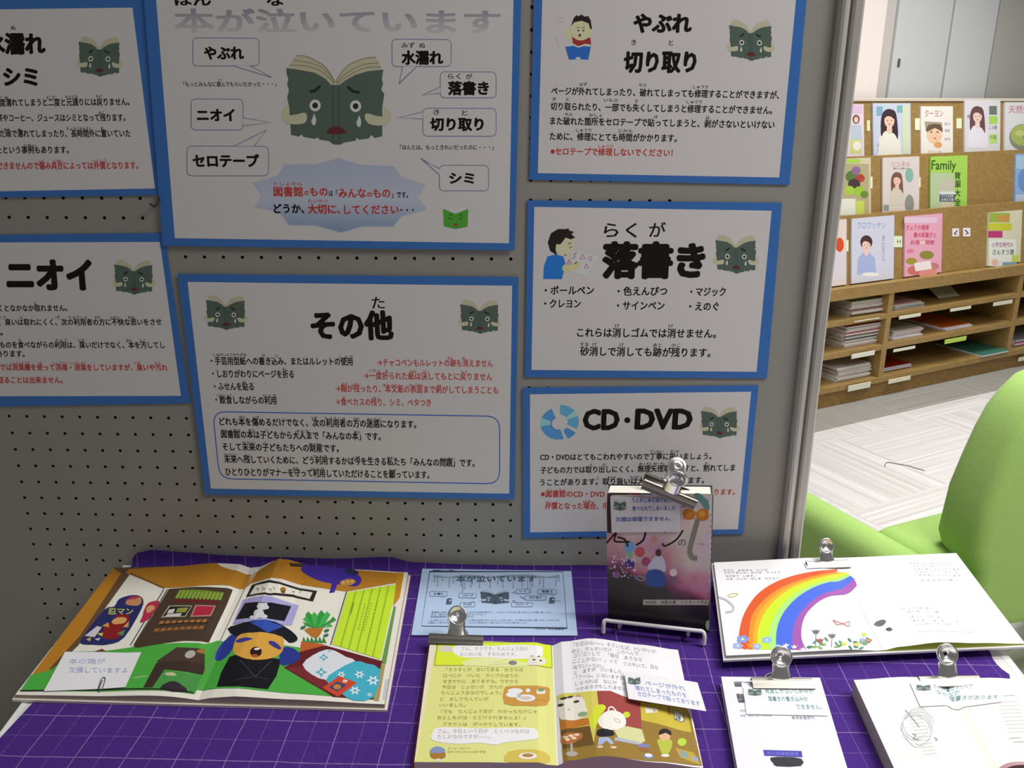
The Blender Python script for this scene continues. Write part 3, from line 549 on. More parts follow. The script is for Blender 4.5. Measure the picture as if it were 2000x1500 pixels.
# ------------------------------------------------------------------ posters on the board
PAPER = mat('#e9e5e3', .38, .35); BLUE = mat((.055, .20, .58), .35, .4); INK = mat('#1c1714', .5, .2); RINK = mat('#d64238', .5, .2)
def crying(A, x0, y0, x1, y1, full=True, pal=None, part='crying_book_picture'):
    """open green book with a weeping face and two arms, in a box of the current picture coordinates"""
    c = pal or dict(pg='#8e8b75', ln='#6d6a55', cov='#3e4a42', sp='#35403a', br='#1c221c', ey='#a3a59c', pu='#20201c', te='#a8aaa6', mo='#4a1f24', arm='#93917a')
    f = lambda L: [(x0 + (p[0] - 70) / 1610 * (x1 - x0), y0 + (p[1] - 130) / 1320 * (y1 - y0)) for p in L]
    sx, sy = (x1 - x0) / 1610, (y1 - y0) / 1320; old = A.part; A.new(part)
    A.poly(f([(180, 300), (240, 200), (290, 135), (450, 150), (680, 270), (780, 390), (860, 530), (940, 400), (1060, 270), (1290, 180), (1460, 165), (1510, 250), (1540, 340), (1000, 560), (860, 590), (780, 560)]), c['pg'])
    if full:
        for L in ([(240, 210), (420, 230), (640, 300), (790, 430), (850, 540)], [(190, 280), (420, 290), (640, 360), (770, 460), (840, 560)], [(290, 140), (450, 155), (680, 275), (780, 390), (860, 530)], [(1500, 250), (1300, 265), (1100, 350), (960, 450), (880, 550)], [(1530, 310), (1330, 310), (1130, 390), (970, 490), (880, 560)], [(1460, 165), (1290, 180), (1060, 275), (930, 420), (870, 530)]): A.line(f(L), 14 * sx, c['ln'], smooth=3)
    A.poly(f([(110, 900), (180, 870), (230, 1100), (170, 1150), (90, 1080), (70, 980)]), c['arm'], smooth=2)
    A.poly(f([(1560, 890), (1640, 930), (1680, 1040), (1640, 1140), (1560, 1180), (1520, 1060)]), c['arm'], smooth=2)
    A.poly(f([(145, 320), (400, 360), (560, 390), (720, 480), (800, 570), (920, 570), (1000, 510), (1160, 420), (1330, 370), (1565, 345), (1545, 480), (1560, 560), (1535, 640), (1580, 700), (1550, 900), (1550, 1320), (1440, 1345), (1390, 1300), (1350, 1355), (1210, 1370), (1175, 1340), (1160, 1385), (1000, 1410), (930, 1445), (840, 1440), (770, 1390), (640, 1370), (590, 1330), (575, 1360), (400, 1330), (370, 1290), (330, 1325), (215, 1300), (190, 900), (160, 760), (185, 640), (160, 560), (175, 480), (150, 400)]), c['cov'])
    for xx in (825, 910): A.line(f([(xx, 580), (xx + 5, 1430)]), 26 * sx, c['sp'])
    A.line(f([(490, 665), (560, 655), (640, 580)]), (42 if full else 60) * sx, c['br'], smooth=3); A.line(f([(1045, 590), (1110, 655), (1220, 680)]), (42 if full else 60) * sx, c['br'], smooth=3)
    for xx, yy in ((567, 870), (1160, 880)):
        X, Y = f([(xx, yy)])[0]; A.ell(X, Y, 82 * sx, 86 * sy, c['ey']); A.ell(X, Y, (42 if full else 46) * sx, 44 * sy, c['pu'])
    for xx, yy in ((545, 990), (1205, 1015)): A.poly(f([(xx + 5, yy), (xx + 35, yy + 80), (xx + 25, yy + 160), (xx - 10, yy + 165), (xx - 35, yy + 110), (xx - 10, yy + 50)]), c['te'], smooth=2)
    A.poly(f([(725, 1280), (780, 1200), (880, 1170), (970, 1200), (1035, 1280), (880, 1290)]), c['mo'])
    A.poly(f([(150, 1030), (300, 1000), (420, 975), (450, 1050), (410, 1130), (250, 1145), (130, 1120)]), c['arm'], smooth=2)
    A.poly(f([(1290, 1020), (1340, 985), (1450, 1020), (1600, 1050), (1620, 1140), (1480, 1165), (1340, 1130)]), c['arm'], smooth=2); A.part = old
def poster(label, outer, inner, y):
    P = Patch([ony(u, v, -y) for u, v in outer]); e = thing('poster', label, 'poster', (P.c[0] + P.c[1]) / 2, 'laminated posters taped on the display board')
    bm = bmesh.new(); sheet(bm, P, -.0003, .0003); obj('blue_border', bm, BLUE, e)
    Q = Patch([ony(u, v, -y) + P.n * .00033 for u, v in inner]); bm = bmesh.new(); sheet(bm, Q, 0, .00004); obj('white_paper', bm, PAPER, e)
    A = Art(Q, off=.0001, dimk=.40); A.e = e; return A
def furi(A, L, h, c=INK):
    A.part = 'reading_aids' if 'body_text' not in A.parts else 'body_text'; A.lines(L, h, c, .012)
# centre poster
A = poster('largest poster, top centre, with a big weeping green book and speech bubbles', [(318, 480), (1005, 489), (1020, -70), (276, -70)], [(341.7, 465), (994, 475), (1003.5, -42), (302, -42)], .0034)
TM = bpy.data.materials.new('fading_print'); TM.use_nodes = True; nt = TM.node_tree; b = nt.nodes['Principled BSDF']; g = nt.nodes.new('ShaderNodeNewGeometry'); sz = nt.nodes.new('ShaderNodeSeparateXYZ'); mr = nt.nodes.new('ShaderNodeMapRange'); cr = nt.nodes.new('ShaderNodeValToRGB')
mr.inputs['From Min'].default_value = ony(660, 68, 0).z; mr.inputs['From Max'].default_value = ony(660, 18, 0).z; cr.color_ramp.elements[0].color = (*rgb('#dedada'), 1); cr.color_ramp.elements[1].color = (*rgb('#a39dab'), 1)
nt.links.new(g.outputs['Position'], sz.inputs[0]); nt.links.new(sz.outputs[2], mr.inputs[0]); nt.links.new(mr.outputs[0], cr.inputs[0]); nt.links.new(cr.outputs[0], b.inputs['Base Color']); b.inputs['Roughness'].default_value = .45
A.part = 'title_text'; A.text('本が泣いています', 342, 977, 63, 46, TM, .028, y1=66)
A.part = 'reading_aids'; A.text('ほん', 342, 413, 12, 26, INK, .026); A.text('な', 521, 555, 12, 26, INK, .026)
LN = '#5f6078'; A.at((280, 0), 3)
def bubble(A, q, r, tail, fill=PAPER, w=5, c=LN):
    A.new('speech_bubble'); (tx, ty), (ax, ay), (bx, by) = tail
    A.rquad([(q[0], q[1]), (q[2], q[1] + 2), (q[2], q[3]), (q[0], q[3])], r, w, c, fill)
    A.poly([(ax, ay), (tx, ty), (bx, by)], fill); A.line([(ax, ay), (tx, ty), (bx, by)], w, c)
bubble(A, (290, 222, 678, 386), 30, ((750, 453), (525, 385), (622, 385)))
bubble(A, (280, 580, 584, 762), 30, ((748, 718), (583, 690), (584, 736)))
bubble(A, (256, 856, 733, 1030), 30, ((722, 762), (530, 857), (650, 857)))
A.part = 'bubble_text'
A.new('bubble_text'); A.text('やぶれ', 358, 592, 350, 78, INK, .05); A.new('bubble_text'); A.text('ニオイ', 315, 540, 712, 75, INK, .05); A.new('bubble_text'); A.text('セロテープ', 292, 682, 980, 75, INK, .05)
A.new('quote_text'); A.text('「もっとみんなに選んでもらいたかった・・・」', 236, 780, 508, 30, INK, .014); A.text('えら', 438, 462, 474, 14, INK, .008)
A.at((640, 0), 3); A.new('quote_text'); A.text('「ほんとは、もっときれいだったのに・・・」', 425, 972, 878, 30, INK, .014)
bubble(A, (377, 230, 723, 390), 30, ((417, 490), (440, 390), (522, 390)))
bubble(A, (660, 420, 987, 573), 30, ((557, 557), (660, 510), (660, 545)))
bubble(A, (558, 634, 987, 798), 30, ((417, 690), (558, 655), (558, 697)))
bubble(A, (655, 968, 943, 1118), 30, ((547, 928), (658, 990), (658, 1027)))
A.part = 'bubble_text'; A.new('bubble_text'); A.text('水濡れ', 433, 678, 378, 80, INK, .05); A.new('bubble_text'); A.text('落書き', 705, 945, 556, 78, INK, .05); A.new('bubble_text'); A.text('切り取り', 600, 915, 766, 76, INK, .05); A.new('bubble_text'); A.text('シミ', 712, 860, 1078, 68, INK, .05)
furi(A, [('みず', 433, 510, 283), ('ぬ', 537, 572, 283), ('らく', 705, 780, 464), ('が', 810, 848, 466), ('き', 620, 655, 674), ('と', 785, 820, 678)], 34)
CL = bpy.data.materials.new('cloud_print'); CL.use_nodes = True; nt = CL.node_tree; b = nt.nodes['Principled BSDF']; g = nt.nodes.new('ShaderNodeNewGeometry'); sz = nt.nodes.new('ShaderNodeSeparateXYZ'); mr = nt.nodes.new('ShaderNodeMapRange'); cr = nt.nodes.new('ShaderNodeValToRGB')
mr.inputs['From Min'].default_value = ony(660, 455, 0).z; mr.inputs['From Max'].default_value = ony(660, 310, 0).z
e = cr.color_ramp.elements; e[0].color = (*rgb('#8ca6cc'), 1); e[1].color = (*rgb('#c0cae2'), 1); k = e.new(.45); k.color = (*rgb('#d2d9e8'), 1)
nt.links.new(g.outputs['Position'], sz.inputs[0]); nt.links.new(sz.outputs[2], mr.inputs[0]); nt.links.new(mr.outputs[0], cr.inputs[0]); nt.links.new(cr.outputs[0], b.inputs['Base Color']); b.inputs['Roughness'].default_value = .45
A.part = 'cloud_panel'; d = 1080
cp = [(648 - d, 1075), (790 - d, 1030), (830 - d, 965), (1010 - d, 965), (1140 - d + 5, 928), (190, 968), (385, 975), (435, 1040), (575, 1085), (527, 1155), (578, 1225), (435, 1265), (385, 1325), (205, 1325), (80, 1362), (1010 - d, 1320), (855 - d, 1318), (800 - d, 1240), (655 - d, 1210), (697 - d, 1145)]
A.poly(cp, CL); A.line(cp, 3, '#7f8aa0', closed=True)
A.part = 'cloud_text'
for t, a, z, y, h, c in (('図書館', 765, 938, 1152, 58, RINK), ('の', 944, 970, 1148, 34, RINK), ('もの', 975, 1083, 1150, 54, RINK), ('は「', 1088, 1140, 1150, 36, INK)): A.text(t, a - d, z - d, y, h, c, .03)
for t, a, z, y, h, c in (('みんな', 65, 226, 1160, 58, RINK), ('の', 230, 262, 1156, 34, RINK), ('もの', 267, 368, 1160, 56, RINK), ('」です。', 374, 472, 1160, 38, INK), ('してください', 97, 418, 1256, 56, RINK), ('・・・', 428, 505, 1256, 50, INK)): A.text(t, a, z, y, h, c, .03)
A.text('どうか、', 765 - d, 945 - d, 1250, 56, INK, .04); A.text('大切に、', 965 - d, 75, 1253, 56, RINK, .04)
furi(A, [('としょかん', 765 - d, 935 - d, 1088), ('たいせつ', 965 - d, 1080 - d, 1190)], 24, RINK)
A.part = 'smiling_book_picture'
A.poly([(690, 1222), (715, 1205), (752, 1238), (790, 1207), (812, 1226), (752, 1270)], '#b3b59f'); A.poly([(676, 1224), (750, 1252), (824, 1224), (820, 1328), (750, 1342), (680, 1325)], '#3c7a28')
for x in (720, 780): A.line([(x - 10, 1284), (x, 1276), (x + 10, 1284)], 4, '#1e3a18'); A.line([(x - 9, 1262), (x + 9, 1256)], 4, '#1e3a18')
A.ell(750, 1318, 12, 8, '#7a2c2a'); 
for x, y in ((655, 1240), (650, 1285), (846, 1240), (852, 1285), (655, 1308), (846, 1312)): A.line([(x, y), (x + 6, y + 4)], 2.5, '#a3946a')
A.at((540, 90), 7.5); crying(A, 70, 130, 1680, 1450); A.build(A.e)
# torn pages poster
A = poster('top right poster about torn and cut pages, boy reading a blue book', [(1034, 351), (1542, 361), (1581, -62), (1043.5, -62)], [(1050.5, 338), (1521.7, 346.6), (1558, -38), (1060, -38)], .0014); A.at((1020, 0), 3.448)
A.part = 'title_text'; A.text('やぶれ', 745, 1140, 222, 130, INK, .055); A.new('title_text'); A.text('切り取り', 680, 1170, 488, 142, INK, .055); furi(A, [('き', 735, 766, 305), ('と', 985, 1017, 308)], 40)
A.part = 'body_text'; A.lines([('ページが外れてしまったり、破れてしまっても修理することができますが、', 195, 1728, 638, 668), ('切り取られたり、一部でも失くしてしまうと修理することができません。', 190, 1682, 742, 770), ('また破れた箇所をセロテープで貼ってしまうと、剥がさないといけない', 188, 1697, 840, 868), ('ために、修理にとても時間がかかります。', 185, 1040, 944, 958)], 54, INK, .026)
A.part = 'warning_text'; A.text('※セロテープで修理しないでください！', 190, 1012, 1044, 52, RINK, .026, y1=1056)
furi(A, [('はず', 385, 437, 580), ('やぶ', 785, 835, 585), ('しゅうり', 1150, 1250, 597), ('き', 203, 228, 680), ('と', 295, 318, 682), ('いちぶ', 550, 645, 687), ('な', 758, 780, 692), ('しゅうり', 1107, 1210, 698), ('やぶ', 287, 337, 783), ('かしょ', 450, 537, 788), ('は', 888, 912, 797), ('は', 1237, 1260, 804), ('しゅうり', 362, 465, 888), ('じかん', 650, 745, 893)], 24); furi(A, [('しゅうり', 513, 610, 996)], 22, RINK)
crying(A, 1378, 130, 1702, 410, False)
A.part = 'reading_boy_picture'
for p in ([(225, 130), (250, 115), (270, 125)], [(228, 250), (240, 300), (262, 310)], [(240, 160), (262, 145), (276, 160)]): A.line(p, 3, '#8a8380', smooth=4)
A.poly([(288, 175), (312, 200), (335, 250), (318, 268), (290, 240)], '#b59f7e', smooth=3)
A.poly([(335, 250), (460, 255), (465, 310), (345, 310)], '#7a2a26'); A.ell(395, 205, 70, 68, '#b8a07c'); A.ell(462, 222, 11, 16, '#b8a07c')
A.poly([(330, 175), (345, 125), (365, 100), (375, 110), (400, 98), (420, 112), (445, 108), (462, 140), (470, 200), (455, 190), (448, 158), (400, 140), (350, 150)], '#201a17')
for x in (378, 412): A.ell(x, 206, 6, 7, '#3a2a22', n=10); A.line([(x - 12, 186), (x + 10, 184)], 4, '#3a2a22')
A.ell(388, 238, 9, 11, '#5a2a24', n=12)
A.poly([(292, 300), (340, 292), (378, 312), (420, 296), (462, 300), (462, 320), (292, 318)], '#a6a19a'); A.poly([(290, 315), (345, 308), (378, 322), (415, 310), (462, 315), (445, 402), (378, 398), (315, 402)], '#24508f'); A.ell(376, 393, 17, 9, '#a6a9ac')
A.build(A.e)
# scribbles poster
A = poster('middle right poster about scribbling, boy drawing on a page', [(1025, 736.5), (1498, 739), (1527.5, 396), (1030.5, 391)], [(1038, 722.3), (1477.5, 726), (1507, 411.6), (1043.5, 404)], .0014); A.at((1010, 380), 3.636)
A.part = 'title_text'; A.text('落書き', 600, 1330, 590, 245, INK, .062); furi(A, [('らく', 615, 850, 308), ('が', 935, 1052, 306)], 110)
A.part = 'body_text'
for L in ([('・ボールペン', 195, 545, 712), ('・クレヨン', 192, 452, 806)], [('・色えんぴつ', 712, 1065, 718), ('・サインペン', 708, 1046, 820)], [('・マジック', 1228, 1480, 722), ('・えのぐ', 1220, 1430, 826)]): A.new('list_text'); A.lines(L, 64, INK, .026)
A.part = 'body_text'
A.lines([('これらは消しゴムでは消せません。', 425, 1412, 1012, 1020), ('砂消しで消しても跡が残ります。', 447, 1372, 1145, 1156)], 66, INK, .024)
furi(A, [('け', 695, 725, 945), ('け', 1075, 1107, 947), ('すな', 447, 510, 1077), ('け', 535, 565, 1077), ('け', 727, 757, 1080), ('あと', 965, 1027, 1083), ('のこ', 1097, 1160, 1084)], 28)
crying(A, 1393, 282, 1718, 562, False)
A.part = 'drawing_boy_picture'
A.poly([(385, 395), (440, 400), (575, 445), (487, 580), (370, 545)], '#a9aaa8'); A.line([(575, 447), (487, 580), (372, 546)], 7, '#8fa09a')
A.poly([(185, 600), (190, 510), (215, 440), (270, 425), (330, 440), (345, 500), (318, 600)], '#1f5aa8')
A.poly([(330, 500), (440, 480), (452, 505), (430, 530), (335, 548)], '#b59a74', smooth=3); A.ell(330, 350, 78, 82, '#bfa682'); A.ell(292, 372, 20, 22, '#bfa682')
A.poly([(285, 432), (235, 400), (218, 340), (240, 275), (290, 245), (350, 245), (365, 238), (370, 255), (405, 265), (385, 280), (412, 305), (380, 318), (345, 305), (315, 345), (305, 355), (280, 350), (272, 385)], '#1d1815')
A.line([(372, 380), (390, 368)], 5, '#4a3428'); A.line([(362, 352), (385, 343)], 5, '#2a1a14'); A.line([(335, 425), (352, 432)], 6, '#7a4034'); A.line([(410, 492), (426, 478)], 9, '#43403c')
for x, y, s in ((465, 440, 17), (492, 505, 15), (370, 478, 15)): A.line([(x - s, y + s), (x, y - s), (x + s, y + s)], 5, '#8f5a74', closed=True)
A.ell(520, 455, 16, 16, '#8a6a86'); A.ell(520, 455, 9, 9, '#a9aaa8'); A.line([(392, 455), (412, 440), (405, 425), (425, 410)], 5, '#6a4a5c')
A.build(A.e)
# disc poster
A = poster('bottom right poster reading CD DVD with a broken blue disc, behind the standing paperback', [(1022, 1051), (1452, 1043), (1481.5, 752.5), (1020.5, 757)], [(1035.6, 1039.5), (1441, 1033.5), (1467, 765), (1035, 770)], .0014); A.at((1000, 740), 3.846)
A.part = 'title_text'; A.text('CD', 528, 806, 376, 150, INK, .055, cap=True); A.ell(866, 310, 23, 22, INK); A.new('title_text'); A.text('DVD', 918, 1352, 372, 150, INK, .055, cap=True)
A.new('body_text'); A.lines([('CD・DVDはとてもこわれやすいので丁寧に扱いましょう。', 210, 1497, 614, 606), ('子どもの力では取り出しにくく、無理矢理取り出すと、割れてしま', 212, 1674, 712, 692), ('うことがあります。取り扱いは大切にお願いします。', 210, 1442, 804, 786)], 52, INK, .026)
A.part = 'warning_text'; A.text('※図書館のCD・DVD', 217, 695, 890, 52, RINK, .026); A.new('warning_text'); A.text('ります。', 1520, 1672, 872, 46, RINK, .026); A.new('warning_text'); A.text('弁償となった場合、市', 247, 725, 980, 52, RINK, .026)
furi(A, [('ていねい', 1035, 1137, 558), ('あつか', 1190, 1255, 556), ('と', 585, 605, 658), ('だ', 680, 705, 658), ('むりやり', 955, 1145, 652), ('わ', 1450, 1470, 646), ('と', 637, 655, 756), ('あつか', 717, 780, 753), ('たいせつ', 887, 972, 750)], 24); furi(A, [('としょかん', 265, 405, 846), ('べんしょう', 247, 345, 936), ('ばあい', 533, 625, 933)], 22, RINK)
A.part = 'broken_disc_picture'
def ring(cx, cy, a0, a1, r0, r1, c, k=.9):
    L = [(cx + r1 * math.cos(math.radians(t)), cy + k * r1 * math.sin(math.radians(t))) for t in np.linspace(a0, a1, 16)] + [(cx + r0 * math.cos(math.radians(t)), cy + k * r0 * math.sin(math.radians(t))) for t in np.linspace(a1, a0, 16)]
    A.poly(L, c)
ring(348, 336, 72, 248, 54, 134, '#3f72b5'); ring(366, 318, -92, 28, 54, 136, '#4a80c0'); ring(358, 335, 32, 64, 62, 142, '#3a6cb0')
ring(348, 336, 170, 200, 54, 134, '#6f9bd0'); ring(366, 318, -40, -18, 54, 136, '#7aa6d8'); ring(348, 336, 72, 248, 50, 58, '#2f5c9c')
crying(A, 1405, 205, 1712, 446, False); A.build(A.e)
# "other damage" poster
A = poster('lower centre poster with two small weeping books and a rounded blue text frame', [(400, 966), (1004.5, 975.5), (1012.5, 541), (347, 535)], [(412, 954), (994.5, 964), (1000.3, 558), (366.5, 550.5)], .0024); A.at((340, 520), 2.941)
A.part = 'title_text'; A.text('その他', 790, 1264, 420, 160, INK, .055); furi(A, [('た', 1137, 1212, 247)], 74)
A.part = 'body_text'
A.lines([('・手芸用型紙への書き込み、またはルレットの使用', 213, 1027, 566, 570), ('・しおりがわりにページを折る', 222, 690, 640, 643), ('・ふせんを貼る', 232, 460, 712, 714), ('・飲食しながらの利用', 240, 590, 790, 794)], 46, INK, .026)
A.part = 'warning_text'
A.lines([('→チャコペンもルレットの跡も消えません', 1168, 1832, 574, 580), ('→一度折られた紙は決してもとに戻りません', 1090, 1828, 650, 657), ('→糊が残ったり、本文紙の表面まで剥がしてしまうことも', 928, 1862, 723, 734), ('→食べカスの残り、シミ、ベタつき', 928, 1476, 800, 806)], 44, RINK, .018)
A.part = 'text_frame'; A.rquad([(222, 835), (1870, 862), (1870, 1250), (262, 1220)], 75, 6, '#2a4a8c')
A.part = 'framed_text'
A.lines([('どれも本を傷めるだけでなく、次の利用者の方の迷惑になります。', 262, 1392, 914, 931), ('図書館の本は子どもから大人まで「みんなの本」です。', 272, 1188, 987, 1001), ('そして未来の子どもたちへの財産です。', 280, 948, 1059, 1069), ('未来へ残していくために、どう利用するかは今を生きる私たち「みんなの問題」です。', 290, 1727, 1130, 1153), ('ひとりひとりがマナーを守って利用していただけることを願っています。', 297, 1467, 1203, 1221)], 46, INK, .026)
furi(A, [('しゅげいようかたがみ', 225, 417, 517), ('か', 505, 525, 521), ('こ', 582, 602, 523), ('しよう', 950, 1027, 530), ('お', 625, 642, 600), ('は', 395, 412, 674), ('いんしょく', 248, 332, 749), ('りよう', 512, 585, 753), ('ほん', 375, 412, 875), ('いた', 455, 493, 876), ('つぎ', 785, 823, 881), ('りようしゃ', 867, 985, 883), ('かた', 1030, 1067, 886), ('めいわく', 1110, 1187, 888), ('としょかん', 272, 385, 950), ('ほん', 428, 465, 951), ('こ', 520, 540, 953), ('おとな', 705, 777, 956), ('ほん', 1035, 1072, 961), ('みらい', 390, 465, 1022), ('こ', 515, 535, 1024), ('ざいさん', 775, 852, 1031), ('みらい', 288, 360, 1092), ('のこ', 403, 440, 1095), ('りよう', 805, 877, 1102), ('いま', 1030, 1070, 1106), ('い', 1120, 1138, 1108), ('わたし', 1225, 1280, 1109), ('もんだい', 1530, 1612, 1114), ('まも', 683, 718, 1171), ('りよう', 790, 862, 1174), ('ねが', 1237, 1277, 1181)], 18)
furi(A, [('あと', 1570, 1603, 535), ('き', 1653, 1673, 537), ('いちど', 1120, 1190, 608), ('お', 1213, 1231, 609), ('かみ', 1353, 1392, 612), ('けっ', 1432, 1466, 613), ('もど', 1650, 1686, 616), ('のり', 963, 1000, 684), ('のこ', 1035, 1075, 686), ('ほんぶんし', 1198, 1310, 690), ('ひょうめん', 1350, 1433, 691), ('は', 1515, 1534, 693), ('た', 970, 986, 761), ('のこ', 1143, 1181, 764)], 17, RINK)
crying(A, 172, 165, 425, 366, False); crying(A, 1632, 190, 1880, 388, False); A.build(A.e)
# wet pages poster (top left, cut by the frame)
A = poster('top left poster about wet pages and stains, cut off by the photograph edge', [(-150, 388), (313.5, 381), (284, -4), (-150, -2)], [(-135, 376), (303, 368), (259, 15), (-135, 20)], .0014); A.at((0, 0), 3.748)
A.part = 'title_text'; A.text('水濡れ', -110, 336, 396, 152, INK, .055); A.new('title_text'); A.text('シミ', 25, 282, 632, 140, INK, .055); furi(A, [('ぬ', 80, 116, 222)], 36)
A.part = 'body_text'; A.lines([('一度濡れてしまうと二度と元通りには戻りません。', -45, 950, 780, 772), ('お茶やコーヒー、ジュースはシミとなって残ります。', -60, 920, 892, 888), ('また雨で濡れてしまったり、長時間外に置いていた', -40, 958, 1006, 1004), ('ふやけたという事例もあります。', -170, 505, 1126, 1124)], 56, INK, .026)
A.part = 'warning_text'; A.text('修理できませんので傷み具合によっては弁償となります。', -110, 1014, 1242, 56, RINK, .026, y1=1238)
furi(A, [('ど', -5, 18, 728), ('ぬ', 35, 60, 728), ('にど', 345, 415, 726), ('もとどお', 478, 572, 722), ('もど', 705, 750, 718), ('のこ', 722, 765, 838), ('あめ', 30, 70, 962), ('ぬ', 132, 155, 962), ('ちょうじかんそと', 488, 672, 955), ('お', 738, 760, 953), ('じれい', 178, 262, 1078)], 26); furi(A, [('いた', 285, 328, 1192), ('ぐあい', 393, 462, 1191), ('べんしょう', 680, 778, 1188)], 24, RINK)
crying(A, 560, 262, 900, 562, False); A.build(A.e)
# smell poster (left)
A = poster('left poster about smells, below the wet pages poster, cut off by the photograph edge', [(-150, 796), (372, 787.5), (320.5, 455), (-150, 460)], [(-135, 774), (353.5, 773), (312.5, 472.5), (-135, 474)], .0014); A.at((0, 400), 3.75)
A.part = 'title_text'; A.text('ニオイ', 50, 692, 630, 232, INK, .062)
A.part = 'body_text'; A.lines([('つくとなかなか取れません。', -60, 495, 782, 780), ('また、臭いは取れにくく、次の利用者の方に不快な思いをさせ', -95, 1187, 884, 883), ('ます。', -110, 22, 957), ('ものを食べながらの利用は、臭いだけでなく、本を汚してし', 0, 1210, 1050, 1052), ('まうこともあります。', -260, 182, 1116)], 50, INK, .026)
A.part = 'warning_text'; A.lines([('では消臭機を使って消毒・消臭をしていますが、臭いや汚れ', 0, 1232, 1214, 1217), ('を取ることは出来ません。', -60, 462, 1308)], 50, RINK, .026)
furi(A, [('と', 250, 272, 733), ('くさ', 0, 42, 836), ('と', 148, 168, 836), ('つぎ', 400, 440, 836), ('りようしゃ', 505, 640, 836), ('かた', 692, 738, 836), ('ふかい', 800, 880, 836), ('おも', 940, 988, 836), ('た', 135, 158, 1004), ('りよう', 410, 492, 1004), ('にお', 575, 622, 1004), ('ほん', 925, 970, 1006), ('よご', 1023, 1068, 1006)], 24); furi(A, [('しょうしゅうき', 75, 215, 1168), ('つか', 270, 312, 1168), ('しょうどく', 390, 495, 1168), ('しょうしゅう', 515, 628, 1168), ('にお', 985, 1030, 1168), ('よご', 1135, 1178, 1168)], 22, RINK)
crying(A, 822, 400, 1140, 658, False); A.build(A.e)
# bent wire hook in a hole of the board
hp = ony(311, 391, 0); bm = bmesh.new(); x, z = hp.x, hp.z
tube(bm, catmull([(x + .003, .0, z + .004), (x + .002, -.004, z + .003), (x + .001, -.007, z - .003), (x - .004, -.008, z - .007), (x - .009, -.008, z - .003)], 6, False), .0011, 8)
tag(obj('wire_hook', bm, mat('#4a4742', .4, metal=.7)), 'small bent wire hook in the board below the wet pages poster', 'hook')
# ------------------------------------------------------------------ things on the table
WHITE = mat('#f0eef2', .5, .3); CREAM = mat('#efece4', .55, .25)
def bulge(tabB, tabF=None): return lambda s, t: (interp(tabB, s) * t + interp(tabF or tabB, s) * (1 - t))
def pcs(px, z, edge=0.): return [onz(u, v, z + edge) - Vector((0, 0, edge)) for u, v in px]
def follow(page, px, lift=.0006):
    """a loose card lying on a page: same bulge as the page under it"""
    cs = []
    for u, v in px: a = page.px(u, v); cs.append(page.base(a.x / page.W, a.y / page.H))
    if page.h is None: return Patch([c + page.n * lift for c in cs])
    ref = Patch(cs)
    def h(s, t):
        p, q = page.inv3(ref.base(s, t)); return page.h(min(1, max(0, p)), min(1, max(0, q))) + lift
    return Patch(cs, h)
def openbook(name, label, cs, h, g, thick, cover, pageL, pageR, sideL, sideR, out=.003, nx=26, loc=None):
    P = Patch(cs, h); e = thing(name, label, 'book', (cs[0] + cs[1]) / 2 - Vector((0, 0, thick)))
    C = Patch(cs); bm = bmesh.new(); a, b = out / C.W, out / C.H; sheet(bm, C, -thick, -.0002, s0=-a, s1=1 + a, t0=-b, t1=1 + b); obj('cover', bm, cover, e)
    bm = bmesh.new(); sheet(bm, P, 0, 0, nx, 5, 0, g, base=0, mi_side=1); obj('left_page', bm, [pageL, sideL], e, smooth=False)
    bm = bmesh.new(); sheet(bm, P, 0, 0, nx, 5, g, 1, base=0, mi_side=1); obj('right_page', bm, [pageR, sideR], e)
    A = Art(P, off=.0003, sub=30); A.e = e; return A
def card(label, P, c=WHITE, sub=8):
    e = thing('note_card', label, 'note card', P.P(P.W / 2, P.H / 2), 'handwritten notes about the damage')
    bm = bmesh.new(); sheet(bm, P, 0, .0004, sub if P.h else 1, 2 if P.h else 1); obj('paper', bm, c, e)
    A = Art(P, off=.0007, sub=sub if P.h else 0); A.e = e; return A
GPAL = dict(pg='#c3c9c6', ln='#8f9a96', cov='#5d7069', sp='#4b5c56', br='#3c4a46', ey='#d5dbd9', pu='#3a4644', te='#d5dbd9', mo='#4c5652', arm='#b9c2bd')
BPEN = '#6b7fc9'; TEAL = '#5f9c9c'
# picture book
hb = [(0, .005), (.2, .008), (.36, .015), (.44, .014), (.483, .006), (.52, .016), (.575, .024), (.68, .014), (.82, .009), (1, .006)]
hf = [(0, .004), (.2, .005), (.38, .008), (.45, .007), (.49, .003), (.53, .007), (.60, .010), (.75, .008), (1, .005)]
A = openbook('picture_book', 'large open picture book with an orange and green room scene, left end of the table', pcs([(29, 1354), (751, 1374), (797, 1118), (222, 1107)], TZ + .0035, .006), bulge(hb, hf), .486, .0032, mat('#e6dccf', .45), mat('#eeeade', .35), mat('#eeeade', .35), mat('#a8988a', .6), mat('#a8988a', .6)); BOOK = A.p
A.part = 'left_page_picture'; A.at((0, 1060), 4.1667); OR = '#bd8128'
A.poly([(905, 203), (1050, 250), (420, 1050), (170, 1200)], OR)
A.poly([(1010, 215), (1062, 250), (640, 835), (430, 1038), (400, 1030), (650, 760)], '#6a5036')
A.poly([(250, 1080), (420, 1035), (600, 888), (830, 885), (1080, 850), (1500, 815), (1700, 830), (1655, 1100), (1585, 1235), (1300, 1205), (165, 1208)], '#4fb045')
A.at((200, 1070), 5.556)
A.poly([(120, 215), (700, 200), (1240, 168), (1290, 205), (1400, 240), (1625, 290), (1545, 448), (1300, 405), (950, 425), (640, 435), (285, 285)], OR)
A.poly([(115, 215), (700, 200), (900, 190), (290, 235), (240, 285), (170, 262)], '#6a5036')
A.at((0, 1060), 4.1667)
A.line([(1062, 250), (1340, 372)], 9, '#5b5238'); A.poly([(1330, 375), (1370, 375), (1085, 850), (1050, 830)], '#e9e7de')
